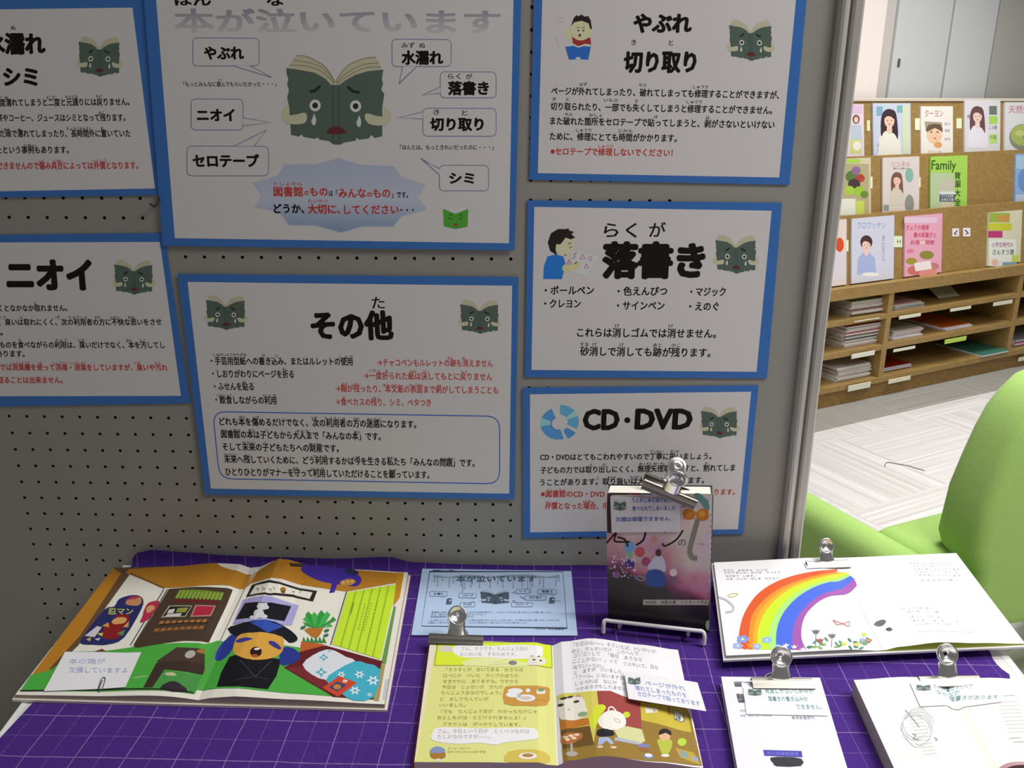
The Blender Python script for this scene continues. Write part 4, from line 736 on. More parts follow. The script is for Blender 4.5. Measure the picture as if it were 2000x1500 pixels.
for d in (0, 28): A.line([(1335 + d, 380), (1062 + d, 835)], 8, '#3b3a36')
A.poly([(655, 820), (700, 735), (850, 545), (930, 520), (970, 460), (1060, 430), (1130, 432), (1165, 465), (1150, 545), (1010, 775), (880, 830), (760, 832)], '#2c2f66', smooth=3)
A.poly([(1020, 500), (1060, 450), (1140, 440), (1150, 490), (1110, 515)], '#c98a62', smooth=3); A.poly([(1020, 470), (1080, 435), (1150, 440), (1100, 460)], '#b33a52')
A.poly([(840, 775), (850, 690), (920, 640), (950, 590), (1040, 590), (1050, 640), (1000, 700), (960, 780)], '#8e1f22', smooth=3); A.poly([(910, 640), (960, 610), (1030, 615), (1010, 655), (930, 665)], '#dba768', smooth=3)
A.text('忍マン', 880, 1085, 588, 55, '#c9d05a', .02)
for p, c in (([(690, 760), (790, 680), (830, 690), (770, 770)], '#d9cfd6'), ([(830, 680), (880, 650), (890, 690)], '#d0a63e'), ([(790, 740), (840, 735), (830, 765)], '#d8d058'), ([(1000, 690), (1050, 640), (1045, 690)], '#caa45a'), ([(950, 740), (1020, 710), (1000, 760)], '#5f8a5a'), ([(700, 790), (740, 770), (735, 805)], '#c8b060'), ([(770, 785), (820, 775), (800, 800)], '#cfc6d8')): A.poly(p, c)
A.poly([(1175, 545), (1210, 490), (1285, 475), (1300, 510), (1240, 590), (1190, 640), (1140, 650), (1160, 600)], '#b5344e', smooth=3); A.poly([(1195, 530), (1240, 510), (1260, 540), (1200, 575)], '#d6a068', smooth=3)
A.poly([(1375, 378), (1895, 385), (1850, 500), (1700, 815), (1500, 800), (1120, 858), (1085, 850)], '#4d3c2e')
A.poly([(1465, 385), (1825, 408), (1800, 468), (1420, 455)], '#6f8a30')
for i in range(12): t = i / 11; A.line([(1470 + 340 * t, 390 + 22 * t), (1435 + 350 * t, 455 + 14 * t)], 15, '#93ad44')
A.poly([(1415, 465), (1785, 480), (1770, 505), (1400, 490)], '#6a2a26')
A.poly([(1375, 515), (1565, 515), (1510, 605), (1310, 612)], '#b0aaa2'); A.poly([(1385, 522), (1555, 522), (1505, 598), (1325, 602)], '#24231f'); A.poly([(1375, 548), (1425, 540), (1410, 575), (1360, 580)], '#e0dcd2'); A.poly([(1360, 585), (1480, 575), (1465, 605), (1340, 606)], '#d6d2cc'); A.poly([(1445, 535), (1535, 530), (1510, 570), (1430, 570)], '#9a9a45')
A.poly([(1590, 510), (1758, 515), (1715, 600), (1550, 605)], '#c69a94'); A.poly([(1598, 517), (1745, 521), (1708, 592), (1562, 597)], '#b52a40')
for i in range(8):
    A.poly([(1305 + i * 50, 640 - i * 2), (1340 + i * 50, 638 - i * 2), (1325 + i * 50, 662 - i * 2), (1290 + i * 50, 664 - i * 2)], '#b5763e'); A.poly([(1265 + i * 52, 700 - i * 3), (1302 + i * 52, 698 - i * 3), (1290 + i * 52, 722 - i * 3), (1250 + i * 52, 724 - i * 3)], '#a86a35')
A.line([(1300, 672), (1690, 655)], 8, '#2a201a'); A.line([(1230, 735), (1660, 705)], 6, '#6a5238')
A.poly([(1440, 852), (1720, 880), (1800, 930), (1690, 1085), (1340, 1035), (1240, 1180), (1165, 1182), (1270, 985)], '#40322a'); A.poly([(1440, 852), (1720, 880), (1680, 985), (1270, 970)], '#4c3c31')
A.ell(1548, 910, 45, 30, '#b9b6b0', -20); A.poly([(1600, 880), (1700, 860), (1760, 900), (1640, 905)], '#a3763a', smooth=3); A.ell(1695, 935, 28, 20, '#a9c4b8')
A.poly([(1345, 1042), (1668, 1092), (1590, 1215), (1240, 1182)], '#4d9a4c'); A.poly([(1295, 1195), (1385, 1130), (1460, 1145), (1530, 1220)], '#352d33', smooth=2); A.poly([(1340, 1065), (1400, 1055), (1440, 1080), (1370, 1085)], '#c4c795', smooth=2)
A.line([(1090, 1105), (1150, 1090), (1200, 1085)], 7, '#b8c8a0'); A.poly([(760, 890), (830, 865), (865, 885)], '#8a3448'); A.line([(165, 1206), (1000, 1193), (1575, 1222)], 12, '#2a2420')
A.part = 'right_page_picture'; A.at((370, 1070), 4.348)
A.poly([(130, 820), (240, 790), (940, 850), (1160, 830), (1640, 1000), (1580, 1290), (820, 1235), (60, 1205), (130, 1040)], '#4fb045')
A.poly([(575, 205), (690, 130), (810, 92), (1090, 140), (1400, 190), (1780, 215), (1755, 298), (1345, 372), (1070, 335), (800, 268), (640, 270), (530, 300), (470, 350)], OR)
A.poly([(845, 130), (1000, 135), (985, 165), (860, 160)], '#4a3828'); A.poly([(890, 100), (1010, 105), (1000, 122), (900, 118)], '#4a3828')
A.poly([(945, 185), (1000, 130), (1110, 125), (1290, 170), (1420, 220), (1462, 275), (1420, 328), (1310, 320), (1130, 290), (1020, 245)], '#4630a0', smooth=3); A.poly([(1310, 190), (1380, 180), (1440, 215), (1380, 235)], '#2c3358', smooth=3)
A.poly([(1210, 305), (1258, 308), (1232, 380), (1188, 385)], '#4630a0'); A.ell(1345, 295, 68, 28, '#c78f3e', -8)
for i in range(3): A.ell(1305 + i * 38, 296 - i * 5, 15, 13, '#e0b46a')
A.part = 'sign_board'; A.poly([(480, 420), (530, 318), (620, 288), (760, 290), (1085, 368), (1050, 458), (880, 418), (680, 405)], '#2c2a26'); A.poly([(510, 402), (560, 322), (640, 305), (760, 308), (1045, 380), (1020, 436), (880, 398), (680, 388)], '#ece8da')
for p in ([(565, 350), (585, 345), (580, 370)], [(615, 335), (640, 350), (610, 362)], [(670, 355), (690, 350), (695, 370)], [(710, 335), (725, 355)], [(870, 375), (890, 372), (885, 390)], [(925, 360), (950, 365), (935, 385)]): A.line(p, 6, '#6a6a62')
A.ell(795, 355, 26, 20, '#a8742e'); A.poly([(775, 360), (815, 365), (810, 390), (780, 385)], '#7a5222')
A.part = 'right_page_picture'
A.poly([(365, 650), (455, 440), (580, 415), (760, 435), (930, 490), (870, 660), (640, 640)], '#b1abdf'); A.poly([(390, 612), (470, 472), (620, 465), (865, 498), (808, 625), (560, 600)], '#181922')
for x, y, a, b in ((620, 500, 48, 30), (590, 560, 45, 38), (545, 592, 35, 16), (635, 585, 28, 18), (595, 478, 12, 12), (650, 480, 12, 12), (655, 508, 22, 16)): A.ell(x, y, a, b, '#dcdbe0')
for i, (x, y) in enumerate(((990, 580), (1010, 540), (1060, 545), (1120, 530), (1170, 540), (1220, 585), (1190, 640), (1000, 630))): A.poly([(1060 + (x - 1060) * .2, 680), (x - 25, y + 30), (x, y), (x + 28, y + 30), (1130, 680)], '#379a44' if i % 2 else '#46b552')
A.poly([(960, 630), (990, 640), (985, 655)], '#379a44'); A.poly([(975, 700), (1010, 680), (1140, 685), (1110, 740), (1080, 772), (1030, 750)], '#b9762f')
for x, y in ((965, 680), (1165, 705), (1160, 745)): A.ell(x, y, 24, 14, '#3c7a50', -20)
for i in range(6): A.poly([(955 + i * 34, 805), (970 + i * 34, 755), (995 + i * 34, 812)], '#3f8a48')
A.poly([(950, 800), (1145, 822), (1130, 855), (1040, 890), (940, 885)], '#c5612c')
A.line([(1335, 375), (1200, 825)], 10, '#5f5f4a'); A.poly([(1345, 382), (1762, 312), (1690, 640), (1625, 948), (1215, 822)], '#c9ea35')
for i in range(1, 6): t = i / 6; A.line([(1345 + 417 * t, 382 - 70 * t), (1215 + 410 * t, 822 + 126 * t)], 13, '#9cc02e')
for a, b in (((1395, 470), (1365, 570)), ((1490, 480), (1430, 715)), ((1545, 475), (1475, 720)), ((1592, 470), (1510, 800))):
    for k in range(11): t = k / 11; x, y = a[0] + (b[0] - a[0]) * t, a[1] + (b[1] - a[1]) * t; A.line([(x - 5, y), (x + 6, y + 4)], 9, '#7f9a2c')
A.poly([(1762, 212), (1822, 214), (1785, 430), (1730, 500), (1755, 300)], '#c98f22'); A.poly([(1735, 500), (1755, 505), (1670, 985), (1630, 980)], '#6d9a52'); A.poly([(1640, 985), (1665, 990), (1610, 1302), (1565, 1298)], '#b59a62')
A.poly([(930, 890), (1150, 832), (1640, 965), (1610, 1060), (1560, 1290), (1220, 1268), (800, 1020), (880, 980)], '#651f26'); A.poly([(820, 1020), (1000, 1010), (1200, 1150), (1130, 1200)], '#7d2c30')
A.poly([(960, 995), (1050, 915), (1160, 868), (1240, 880), (1330, 930), (1410, 968), (1240, 1060), (1160, 1125), (1040, 1080)], '#dfe2ea', smooth=2); A.poly([(1160, 1130), (1240, 1050), (1400, 968), (1500, 985), (1622, 1040), (1570, 1270), (1400, 1300), (1290, 1240)], '#46b2ca', smooth=2)
def star(x, y, r, c, n=6):
    A.poly([(x + (r if i % 2 == 0 else r * .45) * math.cos(math.pi * i / n), y + .8 * (r if i % 2 == 0 else r * .45) * math.sin(math.pi * i / n)) for i in range(2 * n)], c)
for x, y, r in ((1140, 935, 45), (1120, 1060, 55), (1190, 880, 18)): star(x, y, r, '#5ab4c2', 4); A.ell(x, y, r * .3, r * .22, '#dfe2ea', n=10)
for x, y, r in ((1445, 1080, 48), (1560, 1130, 60), (1405, 1215, 52), (1290, 1080, 40), (1530, 1250, 25)): star(x, y, r, '#e2ecef'); A.ell(x, y, r * .3, r * .22, '#58b0c0', n=10)
A.poly([(1130, 1195), (1270, 1092), (1425, 1150), (1262, 1270)], '#cc4a30'); A.poly([(1185, 1190), (1255, 1140), (1335, 1170), (1255, 1225)], '#3c4474'); A.ell(1255, 1185, 34, 22, '#c0843a'); A.poly([(1310, 1120), (1350, 1130), (1330, 1150), (1300, 1145)], '#e6ccc4')
A.poly([(230, 1185), (270, 1060), (340, 930), (430, 900), (780, 950), (740, 1090), (665, 1205)], '#15151b'); A.poly([(215, 945), (250, 850), (330, 760), (420, 715), (400, 800), (340, 900), (270, 960)], '#2b3f9c', smooth=2); A.poly([(780, 850), (890, 860), (945, 925), (900, 975), (800, 1005), (765, 970)], '#2b3a90', smooth=2)
A.poly([(370, 870), (400, 770), (460, 725), (650, 715), (790, 755), (790, 880), (700, 940), (540, 955), (410, 920)], '#e0a848', smooth=3)
A.poly([(325, 690), (420, 650), (640, 612), (800, 665), (905, 745), (915, 790), (850, 810), (790, 760), (640, 722), (440, 735), (400, 760)], '#1b1c28', smooth=2); A.poly([(510, 640), (640, 612), (800, 672), (665, 725)], '#3653b4')
for p in ([(395, 790), (470, 765), (540, 775), (470, 800), (410, 810)], [(670, 800), (720, 798), (780, 850), (760, 868), (690, 830)]): A.poly(p, '#3c3a94', smooth=2)
A.ell(565, 888, 50, 44, '#2a1612', -10); A.ell(575, 862, 26, 10, '#e6e2d6', -8); A.ell(555, 920, 30, 14, '#a8562e'); A.line([(430, 960), (560, 1100), (700, 960)], 7, '#3c4450'); A.line([(380, 1130), (560, 1100), (680, 1120)], 5, '#3c4450')
A.line([(560, 210), (470, 350), (330, 650), (130, 1080)], 7, '#8b8577'); A.part = 'blank_corner'; A.poly([(1665, 1120), (1700, 1110), (1675, 1290), (1640, 1290)], '#c4ccd8'); A.build(A.e)
C_ = follow(BOOK, [(86, 1352), (245, 1344), (276, 1276), (127.5, 1275)], .0012); A = card('white note card with a paper clip, on the lower left of the open picture book', C_)
A.part = 'handwriting'; A.at((0, 1060), 4.1667); A.text('本の端が', 560, 860, 990, 45, '#b9bfe6', .0); A.text('欠損していますよ', 560, 1040, 1062, 48, '#b3b9e4', .0); A.build(A.e)
q = [C_.P(*C_.px(u, v), .0013) for u, v in ((192, 1347), (199, 1327), (206, 1327.5), (199, 1349), (194, 1347.5), (201, 1330))]
bm = bmesh.new(); tube(bm, catmull(q, 6, False), .0005, 6); tag(obj('paper_clip', bm, mat('#8d8f96', .3, metal=.9)), 'wire paper clip on the white note card of the picture book', 'paper clip')
# blue flyer
P = Patch(pcs([(803.6, 1240), (1128, 1241), (1115, 1107.6), (825, 1109.6)], TZ + .0022)); e = thing('flyer', 'pale blue printed flyer lying flat on the cloth behind the yellow paged book', 'flyer', P.P(P.W / 2, P.H / 2))
bm = bmesh.new(); sheet(bm, P, -.0010, 0); obj('blue_paper', bm, mat('#bcd3f2', .3, .4), e)
A = Art(P, (780, 1080), 5, off=.0002); K = '#3c4a60'; D = '#6d7f96'
A.part = 'printed_frame'; A.line([(297, 183), (1598, 183), (1638, 735), (215, 715)], 7, K, closed=True); A.part = 'heading'; A.text('図書館からのお願い', 325, 545, 186, 22, K, .03)
A.part = 'dripping_band'; A.poly([(335, 215), (480, 235), (640, 212), (860, 235), (1060, 215), (1270, 210), (1440, 235), (1565, 212), (1565, 245), (330, 242)], '#8fa3b4')
for i, (x, l) in enumerate(((345, 40), (375, 80), (425, 25), (490, 90), (530, 50), (605, 80), (620, 140), (640, 105), (700, 90), (715, 60), (785, 100), (890, 95), (965, 60), (1012, 90), (1115, 100), (1200, 85), (1255, 110), (1285, 145), (1305, 80), (1375, 60), (1408, 90), (1530, 80), (1560, 30))):
    A.line([(x, 240), (x - 2, 240 + l)], 8, '#8fa3b4'); A.ell(x - 2, 240 + l, 8, 8, '#8fa3b4', n=10)
A.part = 'title_text'; A.text('本が泣いています', 550, 1335, 284, 62, '#46586c', .02)
A.part = 'speech_bubble'
for q, t, s in (((297, 378, 465, 425), ((440, 433), (400, 425), (440, 425)), '水濡れ'), ((583, 395, 752, 440), ((735, 447), (690, 440), (730, 440)), 'においつき'), ((593, 485, 738, 527), ((735, 475), (690, 485), (725, 485)), 'やぶれ'), ((1140, 353, 1270, 398), ((1100, 393), (1140, 375), (1140, 388)), 'シミ'), ((1352, 358, 1535, 402), ((1508, 415), (1480, 402), (1510, 402)), '落書き'), ((1228, 420, 1428, 462), ((1180, 428), (1228, 440), (1228, 455)), '切り取り'), ((1095, 485, 1300, 527), ((1105, 465), (1130, 485), (1160, 485)), 'セロテープ')):
    bubble(A, q, 10, t, mat('#bcd3f2', .3, .4), 4, K); xm = (q[0] + q[2]) / 2; w = (q[2] - q[0]) * .3; A.text(s, xm - w, xm + w, q[3] - 12, 24, K, .03)
BPAL = dict(pg='#a9b9c8', ln='#8fa0b0', cov='#525f70', sp='#465262', br='#39424f', ey='#c4d6ea', pu='#39424f', te='#c4d6ea', mo='#3a414c', arm='#b9cbe0'); crying(A, 775, 360, 1095, 502, False, BPAL)
for x, y in ((490, 460), (1495, 450)): A.new('small_figure'); A.ell(x, y, 28, 17, '#3c4656'); A.poly([(x - 32, y + 10), (x + 25, y + 10), (x + 18, y + 44), (x - 36, y + 44)], '#56657a'); A.ell(x + 8, y + 4, 17, 9, '#a9bcd2')
A.line([(1520, 470), (1575, 468), (1560, 480)], 4, '#7d90a8')
A.part = 'body_text'
for x0, x1, y, t in ((315, 1490, 590, '図書館の資料は利用者みなさんの大切な共有財産です。一人ひとりが大切に取り扱うようお願い致します。'), (310, 845, 612, 'また、資料が傷んだときはお知らせください。'), (305, 735, 634, '図書館専用の材料で修理します。'), (300, 1578, 668, '水に濡れたり、汚れたり、破れたりした資料は利用できなくなることがあります。その場合は弁償をお願いすることがあります。'), (275, 1255, 692, 'ご理解とご協力をお願いいたします。みんなが気持ちよく使えるように大切に読みましょう。')): A.text(t, x0, x1, y, 19, D, .0)
A.text('2023年5月', 1325, 1425, 752, 16, D, .0); A.text('市立図書館', 1455, 1610, 752, 16, K, .01); A.build(e)
# yellow paged book
h1 = [(0, .008), (.3, .010), (.44, .011), (.49, .007), (.53, .014), (.66, .021), (.85, .015), (1, .010)]
A = openbook('illustrated_storybook', 'open storybook with a yellow left page and a kitchen picture, front centre of the table', pcs([(809, 1488), (1373, 1503), (1324, 1272), (840.5, 1250)], TZ + .0035, .008), bulge(h1), .497, .003, mat('#8a2e2a', .45), mat('#e4e58e', .5), mat('#f2f0f4', .5), mat('#e6d5c8', .6), mat('#e8c6ba', .6)); STORY = A.p
A.part = 'left_page_picture'; A.at((790, 1220), 5.357); YG = '#dff03a'; SKN = '#e8b48c'
A.poly([(270, 168), (335, 168), (115, 1425), (105, 1425)], '#ece3cf'); A.poly([(345, 195), (1540, 205), (1548, 455), (308, 430)], '#8f9a45'); A.poly([(352, 200), (1532, 210), (1540, 449), (316, 425)], YG); A.poly([(620, 430), (700, 360), (1000, 350), (1270, 400), (1260, 440)], '#e9efa8', smooth=2)
A.poly([(505, 290), (530, 225), (650, 210), (900, 225), (1150, 212), (1420, 228), (1445, 270), (1420, 340), (1160, 362), (860, 345), (620, 345)], '#f4f2f4', smooth=3)
A.ell(1133, 402, 45, 24, '#868a8c'); A.line([(880, 425), (1090, 410)], 4, '#b9b98a'); A.line([(940, 400), (1080, 370)], 4, '#b9b98a')
A.poly([(1285, 400), (1300, 335), (1390, 340), (1470, 350), (1480, 410), (1390, 428), (1300, 425)], '#e9e6d6', smooth=2); A.ell(1355, 370, 15, 9, '#54504c'); A.ell(1425, 378, 15, 9, '#54504c'); A.poly([(1310, 335), (1335, 320), (1350, 340)], '#c98a80'); A.poly([(1385, 338), (1410, 325), (1420, 345)], '#54504c')
A.poly([(355, 275), (380, 225), (470, 225), (510, 265), (470, 290)], '#d9d8c8', smooth=2)
A.part = 'left_page_text'
T = '#8c8f86'; O = '#a3a35e'
A.lines([('フム、そうです。たんじょう日の', 595, 1292, 275), ('おいわいを　するためです。', 580, 1170, 333)], 40, T, .0)
A.part = 'story_text'; A.lines([('「ろうそくが　おいてある　おさらは', 440, 1240, 492), ('口べにの　ついた　カップのほうの', 405, 1190, 555), ('せきがわに　ありますね。ですから', 402, 1190, 615), ('今日は　じょせいの　かたの', 392, 1030, 674), ('たんじょう日なのでしょう」', 385, 1010, 734), ('と　おしりたんていが', 375, 880, 800), ('いいました。', 365, 640, 862), ('「でも　たんじょう日が　わかっただけじゃ', 385, 1388, 930), ('おとしものは　とどけられませんよ！」', 345, 1265, 994), ('ブラウンは　がっかりしています。', 400, 1215, 1065)], 40, O, .0)
A.part = 'left_page_picture'
A.poly([(1045, 830), (1045, 670), (1100, 645), (1300, 640), (1500, 655), (1520, 720), (1490, 845), (1250, 850)], '#cf9a48', smooth=2)
for x, y, a, b, c in ((1160, 695, 80, 28, '#efeef0'), (1140, 735, 78, 30, '#efeef0'), (1270, 770, 100, 38, '#efeef0'), (1270, 772, 62, 20, '#d9c9c0'), (1292, 690, 24, 20, '#efeef0'), (1200, 745, 22, 24, '#b9c0d0')): A.ell(x, y, a, b, c)
A.poly([(1380, 690), (1475, 690), (1470, 725), (1385, 728)], '#e9e7e0'); A.poly([(1400, 680), (1430, 665), (1465, 672), (1450, 700), (1405, 702)], '#7d9a6a', smooth=2); A.line([(1380, 790), (1490, 798)], 6, '#a8762e')
A.poly([(285, 1150), (330, 1085), (500, 1078), (800, 1088), (1060, 1082), (1350, 1085), (1395, 1150), (1370, 1200), (1050, 1235), (960, 1260), (780, 1240), (560, 1250), (330, 1225), (275, 1185)], '#f3f1f4', smooth=3)
A.new('bubble_text'); A.lines([('フム、今日という日が　とくべつなのは', 345, 1310, 1140), ('たしかなのですが——。', 345, 900, 1198)], 46, T, .0); A.new('caption_text'); A.lines([('コーヒーゼリー', 455, 690, 1308), ('おやつのじかんに出す予定', 450, 850, 1345)], 24, O, .0)
A.part = 'left_page_picture'
A.poly([(268, 1365), (275, 1310), (340, 1280), (410, 1300), (430, 1360), (420, 1395), (350, 1412), (285, 1395)], '#b07c34', smooth=2); A.poly([(275, 1345), (280, 1300), (345, 1275), (415, 1300), (418, 1342)], '#8a9ac4', smooth=2); A.poly([(330, 1405), (375, 1405), (385, 1432), (320, 1432)], '#e6e4da')
A.poly([(1050, 1430), (1090, 1330), (1300, 1305), (1480, 1340), (1520, 1440), (1300, 1462)], '#d8c25a', smooth=2); A.ell(1290, 1375, 95, 34, '#efeef0'); A.ell(1290, 1370, 60, 20, '#b98a4a')
A.part = 'right_page_picture'; A.at((1080, 1220), 5.357)
A.poly([(45, 745), (320, 722), (560, 695), (800, 770), (1400, 880), (1450, 1010), (1560, 1480), (800, 1405), (430, 1425), (110, 1470)], '#9a7b36')
A.poly([(45, 745), (470, 700), (480, 860), (430, 1230), (120, 1240)], '#d9cf62'); A.poly([(460, 700), (600, 695), (780, 770), (910, 815), (930, 1090), (760, 1060), (480, 880)], '#a24a48'); A.poly([(915, 815), (1400, 885), (1450, 1130), (1300, 1100), (925, 1000)], '#cdbb44'); A.poly([(1200, 860), (1225, 860), (1230, 950), (1205, 945)], '#a58b36')
A.poly([(960, 865), (1105, 885), (1085, 920), (975, 930)], '#ece8e2'); A.ell(1060, 905, 12, 10, '#c98a80'); A.poly([(1255, 890), (1365, 935), (1385, 1010), (1350, 1030), (1270, 1000)], '#8f8c72'); A.poly([(1265, 905), (1350, 938), (1368, 1000), (1345, 1015), (1280, 990)], '#f0eeea'); A.text('28', 1278, 1335, 990, 45, '#5a564e', .03, y1=1005, cap=True)
A.poly([(75, 1000), (370, 980), (385, 1050), (90, 1115)], '#c27a2c'); A.poly([(80, 1115), (385, 1060), (430, 1260), (110, 1310)], '#6f5428'); A.poly([(80, 1210), (110, 1150), (290, 1130), (305, 1190), (200, 1245), (100, 1250)], '#b5703a', smooth=2)
for x, y in ((130, 1180), (190, 1165), (250, 1155), (220, 1190), (150, 1205)): A.ell(x, y, 28, 14, '#ecd9b8')
A.line([(192, 1245), (200, 1340)], 22, '#b9b4a8'); A.ell(195, 1355, 65, 26, '#b5b0a6')
A.poly([(60, 960), (60, 800), (150, 760), (300, 755), (345, 860), (355, 950), (250, 1000), (110, 1000)], '#ece9da', smooth=2)
for x, y, a, b in ((110, 775, 40, 14), (180, 760, 34, 12), (80, 845, 34, 16), (245, 808, 32, 14)): A.ell(x, y, a, b, '#4a423e', -12)
A.poly([(225, 760), (265, 725), (300, 760)], '#d29a8a'); A.ell(165, 890, 12, 9, '#c9a79a'); A.ell(310, 940, 52, 26, '#8da884', -10)
A.poly([(385, 985), (440, 860), (520, 838), (555, 875), (500, 950), (440, 1090), (400, 1075)], '#d6e238', smooth=2); A.ell(770, 945, 38, 32, '#cbd83a')
A.poly([(470, 1010), (540, 920), (640, 900), (730, 940), (765, 1010), (740, 1080), (640, 1105), (520, 1085)], '#f0eee4', smooth=3); A.line([(575, 915), (590, 870), (625, 868), (660, 905)], 14, '#efe6de', smooth=4); A.line([(640, 985), (690, 1000), (700, 1030), (650, 1010)], 5, '#a8a49c', smooth=3, closed=True)
A.poly([(460, 1120), (510, 1090), (620, 1110), (640, 1160), (540, 1175), (465, 1165)], '#23242e', smooth=2); A.poly([(480, 1185), (580, 1180), (640, 1240), (610, 1260), (560, 1215), (510, 1260), (470, 1260)], '#a9bbdc'); A.ell(495, 1280, 34, 12, '#e8c9b0'); A.ell(635, 1285, 34, 12, '#e8c9b0')
A.poly([(640, 1110), (770, 1065), (930, 1100), (965, 1220), (900, 1260), (690, 1200)], '#d6d6a0'); A.poly([(650, 1180), (900, 1230), (900, 1262), (640, 1215)], '#b5b4c4'); A.ell(950, 1275, 64, 28, '#7f86b5', 6); A.ell(955, 1310, 62, 24, '#a06a3a', 6)
A.ell(1000, 1378, 60, 30, '#7a80a8', 8); A.ell(1000, 1370, 40, 20, '#e6e6ec', 8)
A.poly([(1090, 1210), (1170, 1195), (1245, 1215), (1240, 1290), (1200, 1360), (1140, 1355), (1110, 1280)], '#b9c24a', smooth=2); A.ell(1170, 1165, 60, 52, '#e3b48c'); A.poly([(1108, 1160), (1120, 1105), (1180, 1090), (1235, 1120), (1232, 1165), (1180, 1135)], '#2c2624', smooth=2); A.ell(1175, 1372, 45, 14, '#ece8d8')
A.poly([(1280, 1290), (1470, 1340), (1545, 1470), (1330, 1390)], '#bfa338'); A.ell(1350, 1230, 46, 40, '#b8d84a'); A.poly([(1320, 1310), (1410, 1345), (1420, 1410), (1335, 1380)], '#8fa0a0'); A.poly([(1450, 1375), (1510, 1390), (1530, 1440), (1460, 1420)], '#9aa8c0'); A.ell(1470, 1240, 36, 40, '#9a7a48')
A.part = 'right_page_text'
A.lines([('「な日はね——。そういえば、けいかいの', 215, 1075, 235, 305), ('めと、だんせいだけ　このへんで', 200, 895, 305, 328), ('コソコソして　「毎日　あうなら', 215, 930, 352, 388), ('ここしかない！」って　つぶやいて、日も', 210, 1105, 410, 475), ('出ていったわ」', 215, 525, 470, 460), ('と　ますが　いいました。', 225, 740, 530, 520), ('「フーム。においますね', 245, 745, 580, 585), ('しらべれば　なにか　わ', 235, 765, 645, 645), ('つかめるかもしれません', 235, 770, 705, 697)], 44, '#a6a6b0', .0); A.build(A.e)
P = Patch([onz(1080 + x / 5.357, 1220 + y / 5.357, TZ + .0265) for x, y in ((790, 778), (1604, 908), (1512, 608), (745, 485))]); A = card('white note card with blue handwriting, hanging over the right edge of the open storybook', P)
A.at((1080, 1220), 5.357); crying(A, 778, 548, 925, 632, False, GPAL); A.part = 'handwriting'; A.lines([('ページが外れ', 970, 1390, 640, 700), ('壊れてしまったものを', 865, 1405, 690, 770), ('セロテープで貼ってあります', 890, 1545, 750, 860)], 52, '#8fa3dc', .0); A.build(A.e)
def cover_print(lo, hi):
    m = bpy.data.materials.new('soft_cover_print'); m.use_nodes = True; nt = m.node_tree; N = nt.nodes; L = nt.links; b = N['Principled BSDF']; b.inputs['Roughness'].default_value = .35
    g = N.new('ShaderNodeNewGeometry'); sx = N.new('ShaderNodeSeparateXYZ'); L.new(g.outputs['Position'], sx.inputs[0])
    def noise(sc, d=2.):
        n = N.new('ShaderNodeTexNoise'); n.inputs['Scale'].default_value = sc; n.inputs['Detail'].default_value = d; L.new(g.outputs['Position'], n.inputs['Vector']); return n
    def mth(op, a, bb, c=0.):
        n = N.new('ShaderNodeMath'); n.operation = op
        for i, x in enumerate((a, bb, c)):
            if isinstance(x, (int, float)): n.inputs[i].default_value = x
            else: L.new(x, n.inputs[i])
        return n.outputs[0]
    n1 = noise(22); n2 = noise(38, 3.); z = mth('DIVIDE', mth('SUBTRACT', sx.outputs[2], lo.z), hi.z - lo.z); xx = mth('DIVIDE', mth('SUBTRACT', sx.outputs[0], lo.x), .13)
    f = mth('ADD', mth('ADD', z, mth('MULTIPLY', xx, .16)), mth('MULTIPLY', mth('SUBTRACT', n1.outputs['Fac'], .5), .55))
    cr = N.new('ShaderNodeValToRGB'); e = cr.color_ramp.elements; e[0].position = .22; e[0].color = (*rgb('#171114'), 1); e[1].position = .95; e[1].color = (*rgb('#dfd0d0'), 1)
    for p, c in ((.33, '#2c1a26'), (.43, '#7a3a5e'), (.52, '#b87090'), (.62, '#c79aa4'), (.74, '#d8bfc2')): k = e.new(p); k.color = (*rgb(c), 1)
    L.new(f, cr.inputs[0]); mx = N.new('ShaderNodeMix'); mx.data_type = 'RGBA'; mx.blend_type = 'SOFT_LIGHT'; mx.inputs[0].default_value = .7; L.new(cr.outputs[0], mx.inputs[6]); L.new(n2.outputs['Color'], mx.inputs[7]); L.new(mx.outputs[2], b.inputs['Base Color']); return m
# standing paperback on its wire stand
b0, b1 = onz(1187.5, 1213, TZ + .012), onz(1384.5, 1235, TZ + .012); ex = (b1 - b0).normalized(); bkd = Vector((-ex.y, ex.x, 0)); best = None
for a in np.linspace(5, 40, 71):
    up = Vector((0, 0, math.cos(math.radians(a)))) + bkd * math.sin(math.radians(a)); n = ex.cross(up).normalized()
    tl, tr = on_plane(1184.5, 963, b0, n), on_plane(1392, 966, b0, n); d = abs((tl - b0).length - .193 * 1.04)
    if best is None or d < best[0]: best = (d, tl, tr, n, up, a)
_, tl, tr, n, up, ang = best
P = Patch([b0, b1, tr, tl]); TH = .033; e = thing('paperback', 'thick paperback with a dark and pink cover standing upright on a white wire stand', 'book', (b0 + b1) / 2)
bm = bmesh.new(); sheet(bm, P, -TH + .001, -.001, s0=.015, s1=.985, t0=.006, t1=.992); obj('page_block', bm, mat('#f1ede2', .7), e)
bm = bmesh.new(); sheet(bm, P, -.001, 0); sheet(bm, P, -TH, -TH + .001); obj('cover', bm, mat('#241b20', .3, .4), e)
bm = bmesh.new(); q = Patch([P.P(P.W, 0, -TH), P.P(P.W, 0, 0), P.P(P.W, P.H, 0), P.P(P.W, P.H, -TH)]); sheet(bm, q, -.001, .0006); sp = obj('spine', bm, mat('#7d6a70', .4), e)
A2 = Art(q, off=.0008); A2.part = 'torn_edge'
def qq(a, b): return (a * q.W, b * q.H)
